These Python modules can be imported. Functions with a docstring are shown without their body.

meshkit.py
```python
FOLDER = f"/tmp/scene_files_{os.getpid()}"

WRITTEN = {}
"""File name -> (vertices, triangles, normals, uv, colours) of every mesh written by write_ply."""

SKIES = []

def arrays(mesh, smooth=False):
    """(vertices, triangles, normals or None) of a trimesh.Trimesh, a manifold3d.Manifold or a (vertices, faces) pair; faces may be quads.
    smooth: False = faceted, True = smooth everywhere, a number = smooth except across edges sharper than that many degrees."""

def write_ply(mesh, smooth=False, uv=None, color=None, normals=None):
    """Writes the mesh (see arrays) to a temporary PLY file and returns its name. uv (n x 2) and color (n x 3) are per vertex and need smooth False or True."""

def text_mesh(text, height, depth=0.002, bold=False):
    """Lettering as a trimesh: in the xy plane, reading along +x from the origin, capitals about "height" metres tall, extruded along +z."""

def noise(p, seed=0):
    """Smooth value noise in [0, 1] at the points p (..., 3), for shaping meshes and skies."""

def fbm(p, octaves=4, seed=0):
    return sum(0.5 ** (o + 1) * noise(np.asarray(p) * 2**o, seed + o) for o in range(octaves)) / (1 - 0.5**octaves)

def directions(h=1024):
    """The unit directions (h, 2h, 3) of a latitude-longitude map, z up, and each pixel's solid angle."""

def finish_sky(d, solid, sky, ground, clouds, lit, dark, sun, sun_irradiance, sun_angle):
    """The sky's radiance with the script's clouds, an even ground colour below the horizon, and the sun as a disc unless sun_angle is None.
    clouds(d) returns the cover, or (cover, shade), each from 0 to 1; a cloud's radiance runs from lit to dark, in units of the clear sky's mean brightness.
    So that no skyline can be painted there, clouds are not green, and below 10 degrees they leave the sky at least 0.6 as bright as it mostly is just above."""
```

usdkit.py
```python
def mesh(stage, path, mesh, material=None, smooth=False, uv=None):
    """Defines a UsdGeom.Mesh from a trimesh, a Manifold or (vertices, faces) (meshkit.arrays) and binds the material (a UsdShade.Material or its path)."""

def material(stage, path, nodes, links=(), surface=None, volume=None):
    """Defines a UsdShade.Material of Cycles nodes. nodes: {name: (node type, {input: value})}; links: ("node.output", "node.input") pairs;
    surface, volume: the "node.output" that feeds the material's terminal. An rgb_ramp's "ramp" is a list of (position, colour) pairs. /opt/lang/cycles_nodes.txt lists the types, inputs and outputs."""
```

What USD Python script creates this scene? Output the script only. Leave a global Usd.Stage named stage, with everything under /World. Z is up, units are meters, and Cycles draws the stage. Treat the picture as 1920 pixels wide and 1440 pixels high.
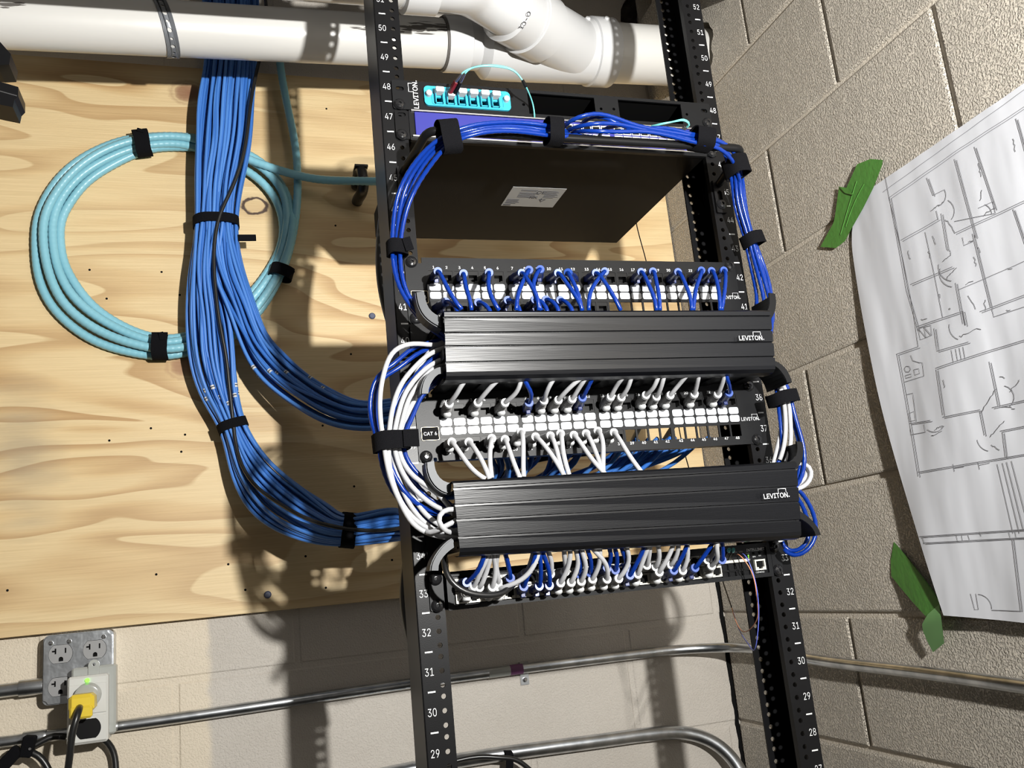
import math, random
import numpy as np, trimesh, usdkit, meshkit
from pxr import Usd, UsdGeom, UsdLux, UsdShade, Gf, Sdf
from shapely.geometry import Polygon, Point, LineString, box as sbox
from shapely import affinity, union_all
from scipy.interpolate import CubicSpline

stage = Usd.Stage.CreateInMemory()
UsdGeom.SetStageUpAxis(stage, UsdGeom.Tokens.z)
UsdGeom.SetStageMetersPerUnit(stage, 1.0)
W = UsdGeom.Xform.Define(stage, '/World')
stage.SetDefaultPrim(W.GetPrim())
UsdGeom.Scope.Define(stage, '/World/Looks')
rnd = random.Random(7)
S = 0.001                                   # everything below is in millimetres, scaled when written

# ---------------------------------------------------------------- camera, light, exposure
CAM = np.array([-457.88, -1064.24, 1526.68])
CM = np.array([[0.95318778, -0.28665016, -0.09625348], [-0.0270361, 0.23625313, -0.97131535], [0.30116789, 0.92844825, 0.21744369]])
FPX = 1668.9
cam = UsdGeom.Camera.Define(stage, '/World/camera')
cam.CreateHorizontalApertureAttr(36.0); cam.CreateVerticalApertureAttr(27.0)
cam.CreateFocalLengthAttr(FPX * 36.0 / 1920.0)
cam.CreateClippingRangeAttr(Gf.Vec2f(0.01, 100))
x_, y_, z_, t_ = CM[0], -CM[1], -CM[2], CAM * S
cam.AddTransformOp().Set(Gf.Matrix4d(*x_, 0, *y_, 0, *z_, 0, *t_, 1))
cam.CreateExposureAttr(0.6)
key = UsdLux.DiskLight.Define(stage, '/World/work_lamp')            # a small round work lamp beside the photographer, tipped up
key.CreateRadiusAttr(0.022); key.CreateIntensityAttr(8600.0); key.CreateColorAttr(Gf.Vec3f(1.0, 0.985, 0.95))
kz = -np.array([-0.10, 1.0, 0.58]); kz /= np.linalg.norm(kz); kx = np.cross([0, 0, 1.0], kz); kx /= np.linalg.norm(kx); ky = np.cross(kz, kx)
key.AddTransformOp().Set(Gf.Matrix4d(*kx, 0, *ky, 0, *kz, 0, 0.045, -1.36, 1.835, 1))
spot = UsdLux.DiskLight.Define(stage, '/World/ceiling_lamp')        # a small recessed downlight in the ceiling near the right wall
spot.CreateRadiusAttr(0.06); spot.CreateIntensityAttr(60.0); spot.CreateColorAttr(Gf.Vec3f(1.0, 0.96, 0.90))
spot.AddTranslateOp().Set(Gf.Vec3d(0.10, -1.15, 2.55))
dome = UsdLux.DomeLight.Define(stage, '/World/room_light')          # light bounced about the room
dome.CreateIntensityAttr(0.024); dome.CreateColorAttr(Gf.Vec3f(1.0, 0.94, 0.86))

# ---------------------------------------------------------------- helpers
def ray(px, py):
    return np.array([(px - 960) / FPX, (py - 720) / FPX, 1.0]) @ CM
def onY(px, py, Y):
    d = ray(px, py); return CAM + d * (Y - CAM[1]) / d[1]
def onX(px, py, X):
    d = ray(px, py); return CAM + d * (X - CAM[0]) / d[0]
def pts(*a):
    """traced points (px, py, depth) as places in the room"""
    return np.array([onY(*p) for p in a])
used = {}
def path_for(parent, name):
    parent = str(parent.GetPath()) if hasattr(parent, 'GetPath') else parent
    k = (parent, name); n = used.get(k, 0); used[k] = n + 1
    return f'{parent}/{name}' + (f'_{n:03d}' if n else '')
def tag(p, label=None, cat=None, group=None, kind=None):
    p = p.GetPrim() if hasattr(p, 'GetPrim') else p
    for k, v in (('label', label), ('category', cat), ('group', group), ('kind', kind)):
        if v: p.SetCustomDataByKey(k, v)
    return p
def thing(name, label, cat, group=None, loc=(0, 0, 0)):
    x = UsdGeom.Xform.Define(stage, path_for('/World', name))
    x.AddTranslateOp().Set(Gf.Vec3d(*(np.array(loc, float) * S)))
    p = tag(x, label, cat, group); ORG[str(p.GetPath())] = np.array(loc, float)
    return p
ORG = {}
def org(parent):
    s = str(parent.GetPath()) if hasattr(parent, 'GetPath') else parent
    while s and s != '/':
        if s in ORG: return ORG[s]
        s = s.rsplit('/', 1)[0]
    return np.zeros(3)
def cat(*ms):
    return trimesh.util.concatenate([trimesh.Trimesh(m.vertices, m.faces, process=False) for m in ms])
def obj(name, mesh, mat, parent='/World', label=None, c=None, group=None, kind=None, smooth=False):
    if isinstance(mesh, (list, tuple)) and len(mesh) and isinstance(mesh[0], trimesh.Trimesh): mesh = cat(*mesh)
    v, f = (mesh.vertices, mesh.faces) if isinstance(mesh, trimesh.Trimesh) else mesh
    m = usdkit.mesh(stage, path_for(parent, name), trimesh.Trimesh((np.asarray(v) - org(parent)) * S, f, process=False), M[mat], smooth=smooth)
    return tag(m, label, c, group, kind)
def box(x0, x1, y0, y1, z0, z1):
    m = trimesh.creation.box((abs(x1 - x0), abs(y1 - y0), abs(z1 - z0)))
    m.apply_translation(((x0 + x1) / 2, (y0 + y1) / 2, (z0 + z1) / 2)); return m
def frame(m, o, ex, ey, ez):
    T = np.eye(4); T[:3, 0], T[:3, 1], T[:3, 2], T[:3, 3] = ex, ey, ez, o
    m = m.copy(); m.apply_transform(T); return m
def bevbox(x0, x1, y0, y1, z0, z1, r=1.0):
    """box whose edges are all chamfered"""
    p = []
    for sx in (0, 1):
        for sy in (0, 1):
            for sz in (0, 1):
                c = [(x0, x1)[sx], (y0, y1)[sy], (z0, z1)[sz]]; i = [r if not s else -r for s in (sx, sy, sz)]
                p += [(c[0], c[1] + i[1], c[2] + i[2]), (c[0] + i[0], c[1], c[2] + i[2]), (c[0] + i[0], c[1] + i[1], c[2])]
    return trimesh.convex.convex_hull(np.array(p))
def extr(poly, d, engine='earcut'):
    gs = getattr(poly, 'geoms', [poly])
    return cat(*[trimesh.creation.extrude_polygon(g, d, engine=engine) for g in gs if g.area > 0.01])
X3, Y3, Z3 = np.eye(3)
def face_front(poly, y0, d):
    """polygon in (x, z), its front at y0, d deep towards the wall"""
    return frame(extr(poly, d), (0, y0 + d, 0), X3, Z3, -Y3)
def face_side(poly, x0, d):
    """polygon in (-y, z) on the right wall, its front at x0, d deep"""
    return frame(extr(poly, d), (x0 + d, 0, 0), -Y3, Z3, -X3)
def rrect(x0, z0, x1, z1, r, n=3):
    return sbox(x0 + r, z0 + r, x1 - r, z1 - r).buffer(r, quad_segs=n)
def resample(P, step):
    P = np.asarray(P, float)
    d = np.r_[0, np.cumsum(np.maximum(np.linalg.norm(np.diff(P, axis=0), axis=1), 1e-6))]
    cs = CubicSpline(d, P) if len(P) > 2 else (lambda t: P[0] + (P[-1] - P[0]) * (np.asarray(t)[:, None] / d[-1]))
    t = np.linspace(0, d[-1], max(2, int(d[-1] / step) + 1))
    return cs(t)
def sweep(P, r, sides=8, cap=True, twist=0.0, turn=0.0):
    """a tube along P; r a number or one per point; twist: depth of a helical rib, turn: its pitch"""
    P = np.asarray(P, float); n = len(P)
    T = np.gradient(P, axis=0); T /= np.linalg.norm(T, axis=1, keepdims=True) + 1e-9
    a = np.cross(T[0], [0.3, 0.2, 1.0]); a /= np.linalg.norm(a)
    A = [a]
    for i in range(1, n):
        a = A[-1] - T[i] * (A[-1] @ T[i]); a /= np.linalg.norm(a) + 1e-9; A.append(a)
    A = np.array(A); B = np.cross(T, A)
    ang = np.arange(sides) * 2 * np.pi / sides
    rr = np.broadcast_to(np.asarray(r, float), (n,))[:, None] * np.ones(sides)
    if twist:
        s = np.r_[0, np.cumsum(np.linalg.norm(np.diff(P, axis=0), axis=1))]
        rr = rr * (1 + twist * np.sin(2 * np.pi * s[:, None] / turn + 2 * ang[None]))
    v = P[:, None] + rr[:, :, None] * (np.cos(ang)[None, :, None] * A[:, None] + np.sin(ang)[None, :, None] * B[:, None])
    v = v.reshape(-1, 3)
    i, j = np.meshgrid(np.arange(n - 1), np.arange(sides), indexing='ij')
    q = np.stack([i * sides + j, i * sides + (j + 1) % sides, (i + 1) * sides + (j + 1) % sides, (i + 1) * sides + j], -1).reshape(-1, 4)
    f = np.vstack([q[:, [0, 1, 2]], q[:, [0, 2, 3]]])
    if cap:
        v = np.vstack([v, P[0], P[-1]]); k = np.arange(sides); c0, c1 = n * sides, n * sides + 1
        f = np.vstack([f, np.stack([np.full(sides, c0), (k + 1) % sides, k], 1), np.stack([np.full(sides, c1), (n - 1) * sides + k, (n - 1) * sides + (k + 1) % sides], 1)])
    return trimesh.Trimesh(v, f, process=False)
def cyl(a, b, r, sides=20, r2=None):
    return sweep(np.array([a, b], float), np.array([r, r if r2 is None else r2]), sides)
def rings(axis0, axis1, prof, sides=32):
    """lathe: prof = [(distance along the axis, radius)]"""
    a0, a1 = np.asarray(axis0, float), np.asarray(axis1, float); u = (a1 - a0) / np.linalg.norm(a1 - a0)
    P = np.array([a0 + u * t for t, _ in prof]); r = np.array([q for _, q in prof])
    e = np.cross(u, [0.1, 0.3, 1.0]); e /= np.linalg.norm(e); g = np.cross(u, e)
    ang = np.arange(sides) * 2 * np.pi / sides; n = len(prof)
    v = (P[:, None] + r[:, None, None] * (np.cos(ang)[None, :, None] * e + np.sin(ang)[None, :, None] * g)).reshape(-1, 3)
    i, j = np.meshgrid(np.arange(n - 1), np.arange(sides), indexing='ij')
    q = np.stack([i * sides + j, i * sides + (j + 1) % sides, (i + 1) * sides + (j + 1) % sides, (i + 1) * sides + j], -1).reshape(-1, 4)
    v = np.vstack([v, P[0], P[-1]]); k = np.arange(sides)
    f = np.vstack([q[:, [0, 1, 2]], q[:, [0, 2, 3]], np.stack([np.full(sides, n * sides), (k + 1) % sides, k], 1), np.stack([np.full(sides, n * sides + 1), (n - 1) * sides + k, (n - 1) * sides + (k + 1) % sides], 1)])
    return trimesh.Trimesh(v, f, process=False)
TXT = {}
def text(t, h, bold=False):
    if (t, bold) not in TXT: TXT[(t, bold)] = meshkit.text_mesh(t, 1.0, 0.12, bold)
    m = TXT[(t, bold)].copy(); m.apply_scale(h); m.vertices[:, 2] *= 0.3 / (0.12 * h); return m
def text_front(t, cx, z, y, h, bold=False, rot=0):
    """lettering on a face that looks towards -y, centred on cx, z"""
    m = text(t, h, bold); c = m.bounds.mean(0); m.vertices[:, :2] -= c[:2]
    if rot: m.apply_transform(trimesh.transformations.rotation_matrix(math.radians(rot), (0, 0, 1)))
    return frame(m, (cx, y, z), X3, Z3, -Y3)
def obox(c, ax, up, lx, ly, lz):
    """box centred on c, lx along ax, lz along up"""
    ex = np.asarray(ax, float); ex /= np.linalg.norm(ex); ez = np.asarray(up, float) - ex * (np.asarray(up, float) @ ex); ez /= np.linalg.norm(ez)
    return frame(bevbox(-lx / 2, lx / 2, -ly / 2, ly / 2, -lz / 2, lz / 2, min(lx, ly, lz) * 0.12), c, ex, np.cross(ez, ex), ez)

# ---------------------------------------------------------------- materials
M = {}
KD = 0.74                                   # overall albedo of painted and plastic things
def mat(name, color, rough=0.5, metal=0.0, bump=None, var=None, spec=None, extra=None):
    """var: (second colour) mixed by noise or per object; bump: (scale, distance, detail)"""
    if not metal: color = tuple(KD * c for c in color)
    if var and not metal: var = (tuple(KD * c for c in var[0]),) + tuple(var[1:])
    n = {'p': ('principled_bsdf', {'base_color': color, 'roughness': rough, 'metallic': metal})}
    l = []
    if spec is not None: n['p'][1]['specular_ior_level'] = spec
    if extra: n['p'][1].update(extra)
    if bump or (var and var[1] != 'object'):
        n['g'] = ('geometry', {})
    if bump:
        n['bn'] = ('noise_texture', {'scale': bump[0], 'detail': bump[2] if len(bump) > 2 else 2.0})
        n['bb'] = ('bump', {'distance': bump[1], 'strength': 1.0})
        l += [('g.position', 'bn.vector'), ('bn.fac', 'bb.height'), ('bb.normal', 'p.normal')]
    if var:
        n['mx'] = ('mix_color', {'a': color, 'b': var[0]}) if False else ('rgb_ramp', {'ramp': [(var[2] if len(var) > 2 else 0.35, color), (var[3] if len(var) > 3 else 0.65, var[0])]})
        if var[1] == 'object':
            n['oi'] = ('object_info', {}); l.append(('oi.random', 'mx.fac'))
        else:
            n['vn'] = ('noise_texture', {'scale': var[1], 'detail': 4.0}); l += [('g.position', 'vn.vector'), ('vn.fac', 'mx.fac')]
        l.append(('mx.color', 'p.base_color'))
    M[name] = usdkit.material(stage, f'/World/Looks/{name}', n, l, 'p.BSDF')
mat('black_metal', (0.008, 0.008, 0.0087), 0.33, 0, (900, 0.00006), spec=0.14)
mat('black_inside', (0.004, 0.004, 0.004), 0.7, spec=0.1)
M['cover_black'] = usdkit.material(stage, '/World/Looks/cover_black', {'g': ('geometry', {}), 'mp': ('mapping', {'scale': (25.0, 250.0, 900.0)}), 'n': ('noise_texture', {'scale': 1.0, 'detail': 1.0}), 'bb': ('bump', {'distance': 0.00007, 'strength': 1.0}),
    'p': ('principled_bsdf', {'base_color': (0.003, 0.0032, 0.0042), 'roughness': 0.30, 'specular_ior_level': 0.26})}, [('g.position', 'mp.vector'), ('mp.vector', 'n.vector'), ('n.fac', 'bb.height'), ('bb.normal', 'p.normal')], 'p.BSDF')   # extrusion brushed along its length
mat('panel_grey', (0.009, 0.0094, 0.0104), 0.40, 0, (1200, 0.00006), spec=0.17)
mat('black_plastic', (0.006, 0.006, 0.0065), 0.40, spec=0.2)
mat('chassis', (0.003, 0.0026, 0.0024), 0.6, 0, (1500, 0.0001), spec=0.15)
mat('black_cloth', (0.008, 0.008, 0.010), 0.95, 0, (2500, 0.0015), spec=0.1)
mat('black_rubber', (0.012, 0.012, 0.012), 0.33)
mat('white_paint', (0.66, 0.67, 0.67), 0.5)
mat('label_white', (0.54, 0.565, 0.60), 0.25)
mat('white_cable', (0.50, 0.505, 0.52), 0.42)
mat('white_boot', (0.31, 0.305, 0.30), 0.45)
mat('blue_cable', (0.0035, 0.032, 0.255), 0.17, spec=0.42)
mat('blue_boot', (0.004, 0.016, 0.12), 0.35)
mat('blue_ring', (0.02, 0.075, 0.36), 0.4)
mat('bundle_blue', (0.030, 0.15, 0.54), 0.42, 0, None, ((0.085, 0.26, 0.70), 'object', 0.0, 1.0))
mat('aqua', (0.24, 0.55, 0.66), 0.36, 0, None, ((0.28, 0.60, 0.72), 8.0))
mat('aqua_light', (0.16, 0.56, 0.53), 0.35)
mat('turquoise', (0.035, 0.42, 0.60), 0.35)
mat('maroon', (0.16, 0.012, 0.015), 0.35)
mat('orange_fibre', (0.75, 0.30, 0.16), 0.4)
mat('blue_fibre', (0.12, 0.16, 0.65), 0.4)
mat('blue_face', (0.033, 0.036, 0.27), 0.42, spec=0.3)
mat('steel', (0.46, 0.48, 0.50), 0.30, 1.0, (60, 0.0006), ((0.62, 0.64, 0.66), 25.0))
mat('dark_steel', (0.17, 0.18, 0.195), 0.42, 0.35)
mat('galvanised', (0.40, 0.42, 0.44), 0.27, 1.0, None, ((0.62, 0.64, 0.66), 35.0))
mat('chrome', (0.75, 0.76, 0.78), 0.16, 1.0)
mat('trim_silver', (0.55, 0.55, 0.56), 0.3, 1.0)
mat('port_metal', (0.66, 0.65, 0.60), 0.35, 0.6)
mat('badge_gold', (0.42, 0.36, 0.24), 0.5, 0.6)
mat('port_shell', (0.62, 0.60, 0.53), 0.45)
mat('flare_grey', (0.06, 0.065, 0.073), 0.45, 0.0, spec=0.3)
mat('pvc', (0.70, 0.69, 0.66), 0.30, 0, (30, 0.0003))
mat('pvc_fitting', (0.68, 0.685, 0.69), 0.28)
mat('primer', (0.12, 0.11, 0.10), 0.7)
mat('green_tape', (0.085, 0.27, 0.045), 0.55, 0, (120, 0.0008))
mat('green_tape_back', (0.22, 0.48, 0.17), 0.6)
mat('ink', (0.10, 0.10, 0.11), 0.7)
mat('plan_ink', (0.27, 0.27, 0.29), 0.7)
mat('pencil', (0.16, 0.16, 0.17), 0.7)
mat('sticker_grey', (0.42, 0.42, 0.41), 0.45)
mat('plug_yellow', (0.85, 0.62, 0.05), 0.35)
mat('box_white', (0.70, 0.70, 0.66), 0.4)
mat('clear_plastic', (0.66, 0.68, 0.64), 0.25, extra={'transmission_weight': 0.35})
mat('outlet_grey', (0.34, 0.34, 0.34), 0.4)
mat('purple', (0.20, 0.06, 0.18), 0.5)
mat('rock_dark', (0.035, 0.030, 0.027), 0.9, 0, (40, 0.02), ((0.09, 0.08, 0.07), 25.0))
mat('dusty_blue', (0.07, 0.085, 0.15), 0.45)
mat('ceiling_white', (0.16, 0.15, 0.14), 0.8)
mat('floor_grey', (0.07, 0.068, 0.065), 0.7, 0, (60, 0.001))
M['led_green'] = usdkit.material(stage, '/World/Looks/led_green', {'e': ('emission', {'color': (0.25, 1.0, 0.08), 'strength': 1.5})}, [], 'e.emission')
M['led_cyan'] = usdkit.material(stage, '/World/Looks/led_cyan', {'e': ('emission', {'color': (0.1, 0.8, 1.0), 'strength': 1.5})}, [], 'e.emission')

def block_paint(name, c1, c2, strength, split=None):
    c1, c2 = tuple(KD * c for c in c1), tuple(KD * c for c in c2)
    if split: split = (split[0], tuple(KD * c for c in split[1]))
    n = {'g': ('geometry', {}), 'n1': ('noise_texture', {'scale': 330.0, 'detail': 3.0, 'roughness': 0.55}), 'n2': ('noise_texture', {'scale': 24.0, 'detail': 3.0}),
         'r1': ('rgb_ramp', {'ramp': [(0.30, (0, 0, 0)), (0.56, (1, 1, 1))]}), 'n3': ('noise_texture', {'scale': 6.0, 'detail': 4.0}),
         'add': ('math', {'math_type': 'multiply_add', 'value2': 0.7}),
         'bb': ('bump', {'distance': strength, 'strength': 1.0}), 'r2': ('rgb_ramp', {'ramp': [(0.3, c1), (0.7, c2)]}),
         'p': ('principled_bsdf', {'roughness': 0.62})}
    l = [('g.position', 'n1.vector'), ('g.position', 'n2.vector'), ('g.position', 'n3.vector'), ('n1.fac', 'r1.fac'), ('n2.fac', 'add.value1'), ('r1.color', 'add.value3'), ('add.value', 'bb.height'),
         ('bb.normal', 'p.normal'), ('n3.fac', 'r2.fac')]
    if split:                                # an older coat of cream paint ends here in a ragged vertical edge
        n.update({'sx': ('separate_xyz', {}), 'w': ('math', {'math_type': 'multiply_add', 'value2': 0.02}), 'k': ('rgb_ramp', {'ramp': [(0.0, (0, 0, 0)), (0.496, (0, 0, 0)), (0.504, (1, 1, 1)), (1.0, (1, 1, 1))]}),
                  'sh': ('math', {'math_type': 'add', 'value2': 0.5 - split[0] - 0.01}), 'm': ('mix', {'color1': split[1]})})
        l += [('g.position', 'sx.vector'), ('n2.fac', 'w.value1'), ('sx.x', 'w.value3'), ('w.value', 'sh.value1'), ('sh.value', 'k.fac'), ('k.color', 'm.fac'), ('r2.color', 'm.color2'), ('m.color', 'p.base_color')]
    else:
        l.append(('r2.color', 'p.base_color'))
    M[name] = usdkit.material(stage, f'/World/Looks/{name}', n, l, 'p.BSDF')
block_paint('block_side', (0.71, 0.645, 0.545), (0.76, 0.69, 0.585), 0.0044)
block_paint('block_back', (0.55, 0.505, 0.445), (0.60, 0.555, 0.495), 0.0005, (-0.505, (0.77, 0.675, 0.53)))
block_paint('mortar_side', (0.71, 0.645, 0.545), (0.74, 0.67, 0.565), 0.001)

def plywood():
    """rotary-cut softwood veneer: long bands with one sharp edge, streaks, three knots, a grey mildew stain"""
    lin = lambda *c: tuple(c)
    n = {'g': ('geometry', {}), 'mp': ('mapping', {'scale': (0.62, 1.0, 3.1)}), 'nz': ('noise_texture', {'scale': 2.3, 'detail': 2.0, 'roughness': 0.45, 'distortion': 0.35}),
         'mu': ('math', {'math_type': 'multiply', 'value2': 9.0}), 'fr': ('math', {'math_type': 'fraction'}),
         'rp': ('rgb_ramp', {'ramp': [(0.0, (0.80, 0.615, 0.34)), (0.45, (0.785, 0.59, 0.315)), (0.66, (0.68, 0.465, 0.22)), (0.9, (0.53, 0.325, 0.135)), (0.965, (0.51, 0.31, 0.125)), (1.0, (0.80, 0.615, 0.34))]}),
         'mp2': ('mapping', {'scale': (5.0, 1.0, 190.0)}), 'fine': ('noise_texture', {'scale': 1.6, 'detail': 3.0}),
         'rf': ('rgb_ramp', {'ramp': [(0.3, (0.92 * KD, 0.91 * KD, 0.89 * KD)), (0.7, (1.03 * KD, 1.03 * KD, 1.03 * KD))]}), 'm1': ('mix', {'mix_type': 'multiply', 'fac': 1.0}),
         'big': ('noise_texture', {'scale': 1.4, 'detail': 2.0}), 'rb': ('rgb_ramp', {'ramp': [(0.42, (0, 0, 0)), (0.62, (0.55, 0.55, 0.55))]}), 'm2': ('mix', {'color2': (0.81, 0.63, 0.36)}),
         'p': ('principled_bsdf', {'roughness': 0.55}), 'bb': ('bump', {'distance': 0.0006})}
    l = [('g.position', 'mp.vector'), ('mp.vector', 'nz.vector'), ('nz.fac', 'mu.value1'), ('mu.value', 'fr.value1'), ('fr.value', 'rp.fac'), ('g.position', 'mp2.vector'), ('mp2.vector', 'fine.vector'), ('fine.fac', 'rf.fac'),
         ('g.position', 'big.vector'), ('big.fac', 'rb.fac'), ('rb.color', 'm2.fac'), ('rp.color', 'm2.color1'), ('m2.color', 'm1.color1'), ('rf.color', 'm1.color2'), ('fine.fac', 'bb.height'), ('bb.normal', 'p.normal')]
    last = 'm1.color'
    knots = [(onY(354, 174, 556), 0.027, 0.020, (0.20, 0.09, 0.045), 0.0), (onY(478, 386, 556), 0.0225, 0.0165, (0.055, 0.03, 0.018), 0.84), (onY(346, 686, 556), 0.024, 0.020, (0.26, 0.13, 0.06), 0.0)]
    for i, (c, rx, rz, col, ring) in enumerate(knots):
        c = c * S
        n.update({f'k{i}m': ('mapping', {'location': (-c[0] / rx, 0, -c[2] / rz), 'scale': (1 / rx, 0.0, 1 / rz)}), f'k{i}n': ('noise_texture', {'scale': 70.0, 'detail': 2.0}), f'k{i}l': ('vector_math', {'math_type': 'length'}),
                  f'k{i}a': ('math', {'math_type': 'multiply_add', 'value2': 0.5}),
                  f'k{i}r': ('rgb_ramp', {'ramp': ([(0, (1, 1, 1)), (0.36, (0.85, 0.85, 0.85)), (0.45, (0.6, 0.6, 0.6)), (0.52, (0.15, 0.15, 0.15)), (0.60, (0.35, 0.35, 0.35)), (0.68, (0, 0, 0)), (1, (0, 0, 0))] if not ring else
                                                   [(0, (0.1, 0.1, 0.1)), (0.40, (0.1, 0.1, 0.1)), (0.45, (1, 1, 1)), (0.52, (1, 1, 1)), (0.57, (0.15, 0.15, 0.15)), (0.8, (0, 0, 0)), (1, (0, 0, 0))])}),
                  f'k{i}h': ('math', {'math_type': 'multiply_add', 'value2': 0.4, 'value3': -0.0}), f'k{i}x': ('mix', {'color2': col})})
        l += [('g.position', f'k{i}m.vector'), (f'k{i}m.vector', f'k{i}l.vector1'), ('g.position', f'k{i}n.vector'), (f'k{i}n.fac', f'k{i}a.value1'), (f'k{i}l.value', f'k{i}a.value3'), (f'k{i}a.value', f'k{i}h.value1'),
              (f'k{i}h.value', f'k{i}r.fac'), (f'k{i}r.color', f'k{i}x.fac'), (last, f'k{i}x.color1')]
        last = f'k{i}x.color'
    c = onY(45, 860, 556) * S
    n.update({'sm': ('mapping', {'location': (-c[0] / 0.085, 0, -c[2] / 0.17), 'scale': (1 / 0.085, 0, 1 / 0.17)}), 'sl': ('vector_math', {'math_type': 'length'}), 'sn': ('noise_texture', {'scale': 9.0, 'detail': 5.0}),
              'sa': ('math', {'math_type': 'multiply_add', 'value2': 1.6}), 'sr': ('rgb_ramp', {'ramp': [(0.0, (0.6, 0.6, 0.6)), (0.30, (0.45, 0.45, 0.45)), (0.62, (0, 0, 0)), (1, (0, 0, 0))]}), 'sh': ('math', {'math_type': 'multiply_add', 'value2': 0.5, 'value3': -0.2}), 'sx': ('mix', {'color2': (0.22, 0.19, 0.14)})})
    l += [('g.position', 'sm.vector'), ('sm.vector', 'sl.vector1'), ('mp.vector', 'sn.vector'), ('sn.fac', 'sa.value1'), ('sl.value', 'sa.value3'), ('sa.value', 'sh.value1'), ('sh.value', 'sr.fac'), ('sr.color', 'sx.fac'), (last, 'sx.color1'), ('sx.color', 'p.base_color')]
    M['plywood'] = usdkit.material(stage, '/World/Looks/plywood', n, l, 'p.BSDF')
plywood()
M['paper'] = usdkit.material(stage, '/World/Looks/paper', {'g': ('geometry', {}), 'mp': ('mapping', {'scale': (1, 6, 1.6)}), 'n': ('noise_texture', {'scale': 2.4, 'detail': 2.0}), 'bb': ('bump', {'distance': 0.007, 'strength': 0.6}), 'p': ('principled_bsdf', {'base_color': (0.54, 0.55, 0.58), 'roughness': 0.7})},
                             [('g.position', 'mp.vector'), ('mp.vector', 'n.vector'), ('n.fac', 'bb.height'), ('bb.normal', 'p.normal')], 'p.BSDF')

# ---------------------------------------------------------------- the room: floor, two block walls
YB, XR, YP = 575.0, 466.0, 556.0            # back wall, right wall, plywood face
tag(obj('floor', box(-2600, 700, -2600, 700, -60, 0), 'floor_grey'), kind='structure')
tag(obj('ceiling', box(-2600, 700, -2600, 222, 2570, 2640), 'ceiling_white'), kind='structure')
def block_quad(a0, a1, z0, z1, cut, place, proud):
    r = sbox(a0 + 4.5, z0 + 4.5, a1 - 4.5, z1 - 4.5)
    if cut is not None and r.intersects(cut):
        r = r.difference(cut)
        if r.is_empty or r.area < 300: return None
        return place(r, proud)
    o = [(a0 + 4.5, z0 + 4.5), (a1 - 4.5, z0 + 4.5), (a1 - 4.5, z1 - 4.5), (a0 + 4.5, z1 - 4.5)]
    q = [(a0 + 7, z0 + 7), (a1 - 7, z0 + 7), (a1 - 7, z1 - 7), (a0 + 7, z1 - 7)]
    v = [(*p, 0) for p in o] + [(*p, proud - 1.6) for p in o] + [(*p, proud) for p in q]
    f = []
    for k in range(4):
        m = (k + 1) % 4
        f += [[k, m, m + 4], [k, m + 4, k + 4], [k + 4, m + 4, m + 8], [k + 4, m + 8, k + 8]]
    f += [[8, 9, 10], [8, 10, 11]]
    return (np.array(v, float), np.array(f))
hole_gap = Polygon([(-560, 2760), (-425, 2763), (-427, 2790), (-440, 2812), (-462, 2832), (-520, 2850), (-600, 2850)])
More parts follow.
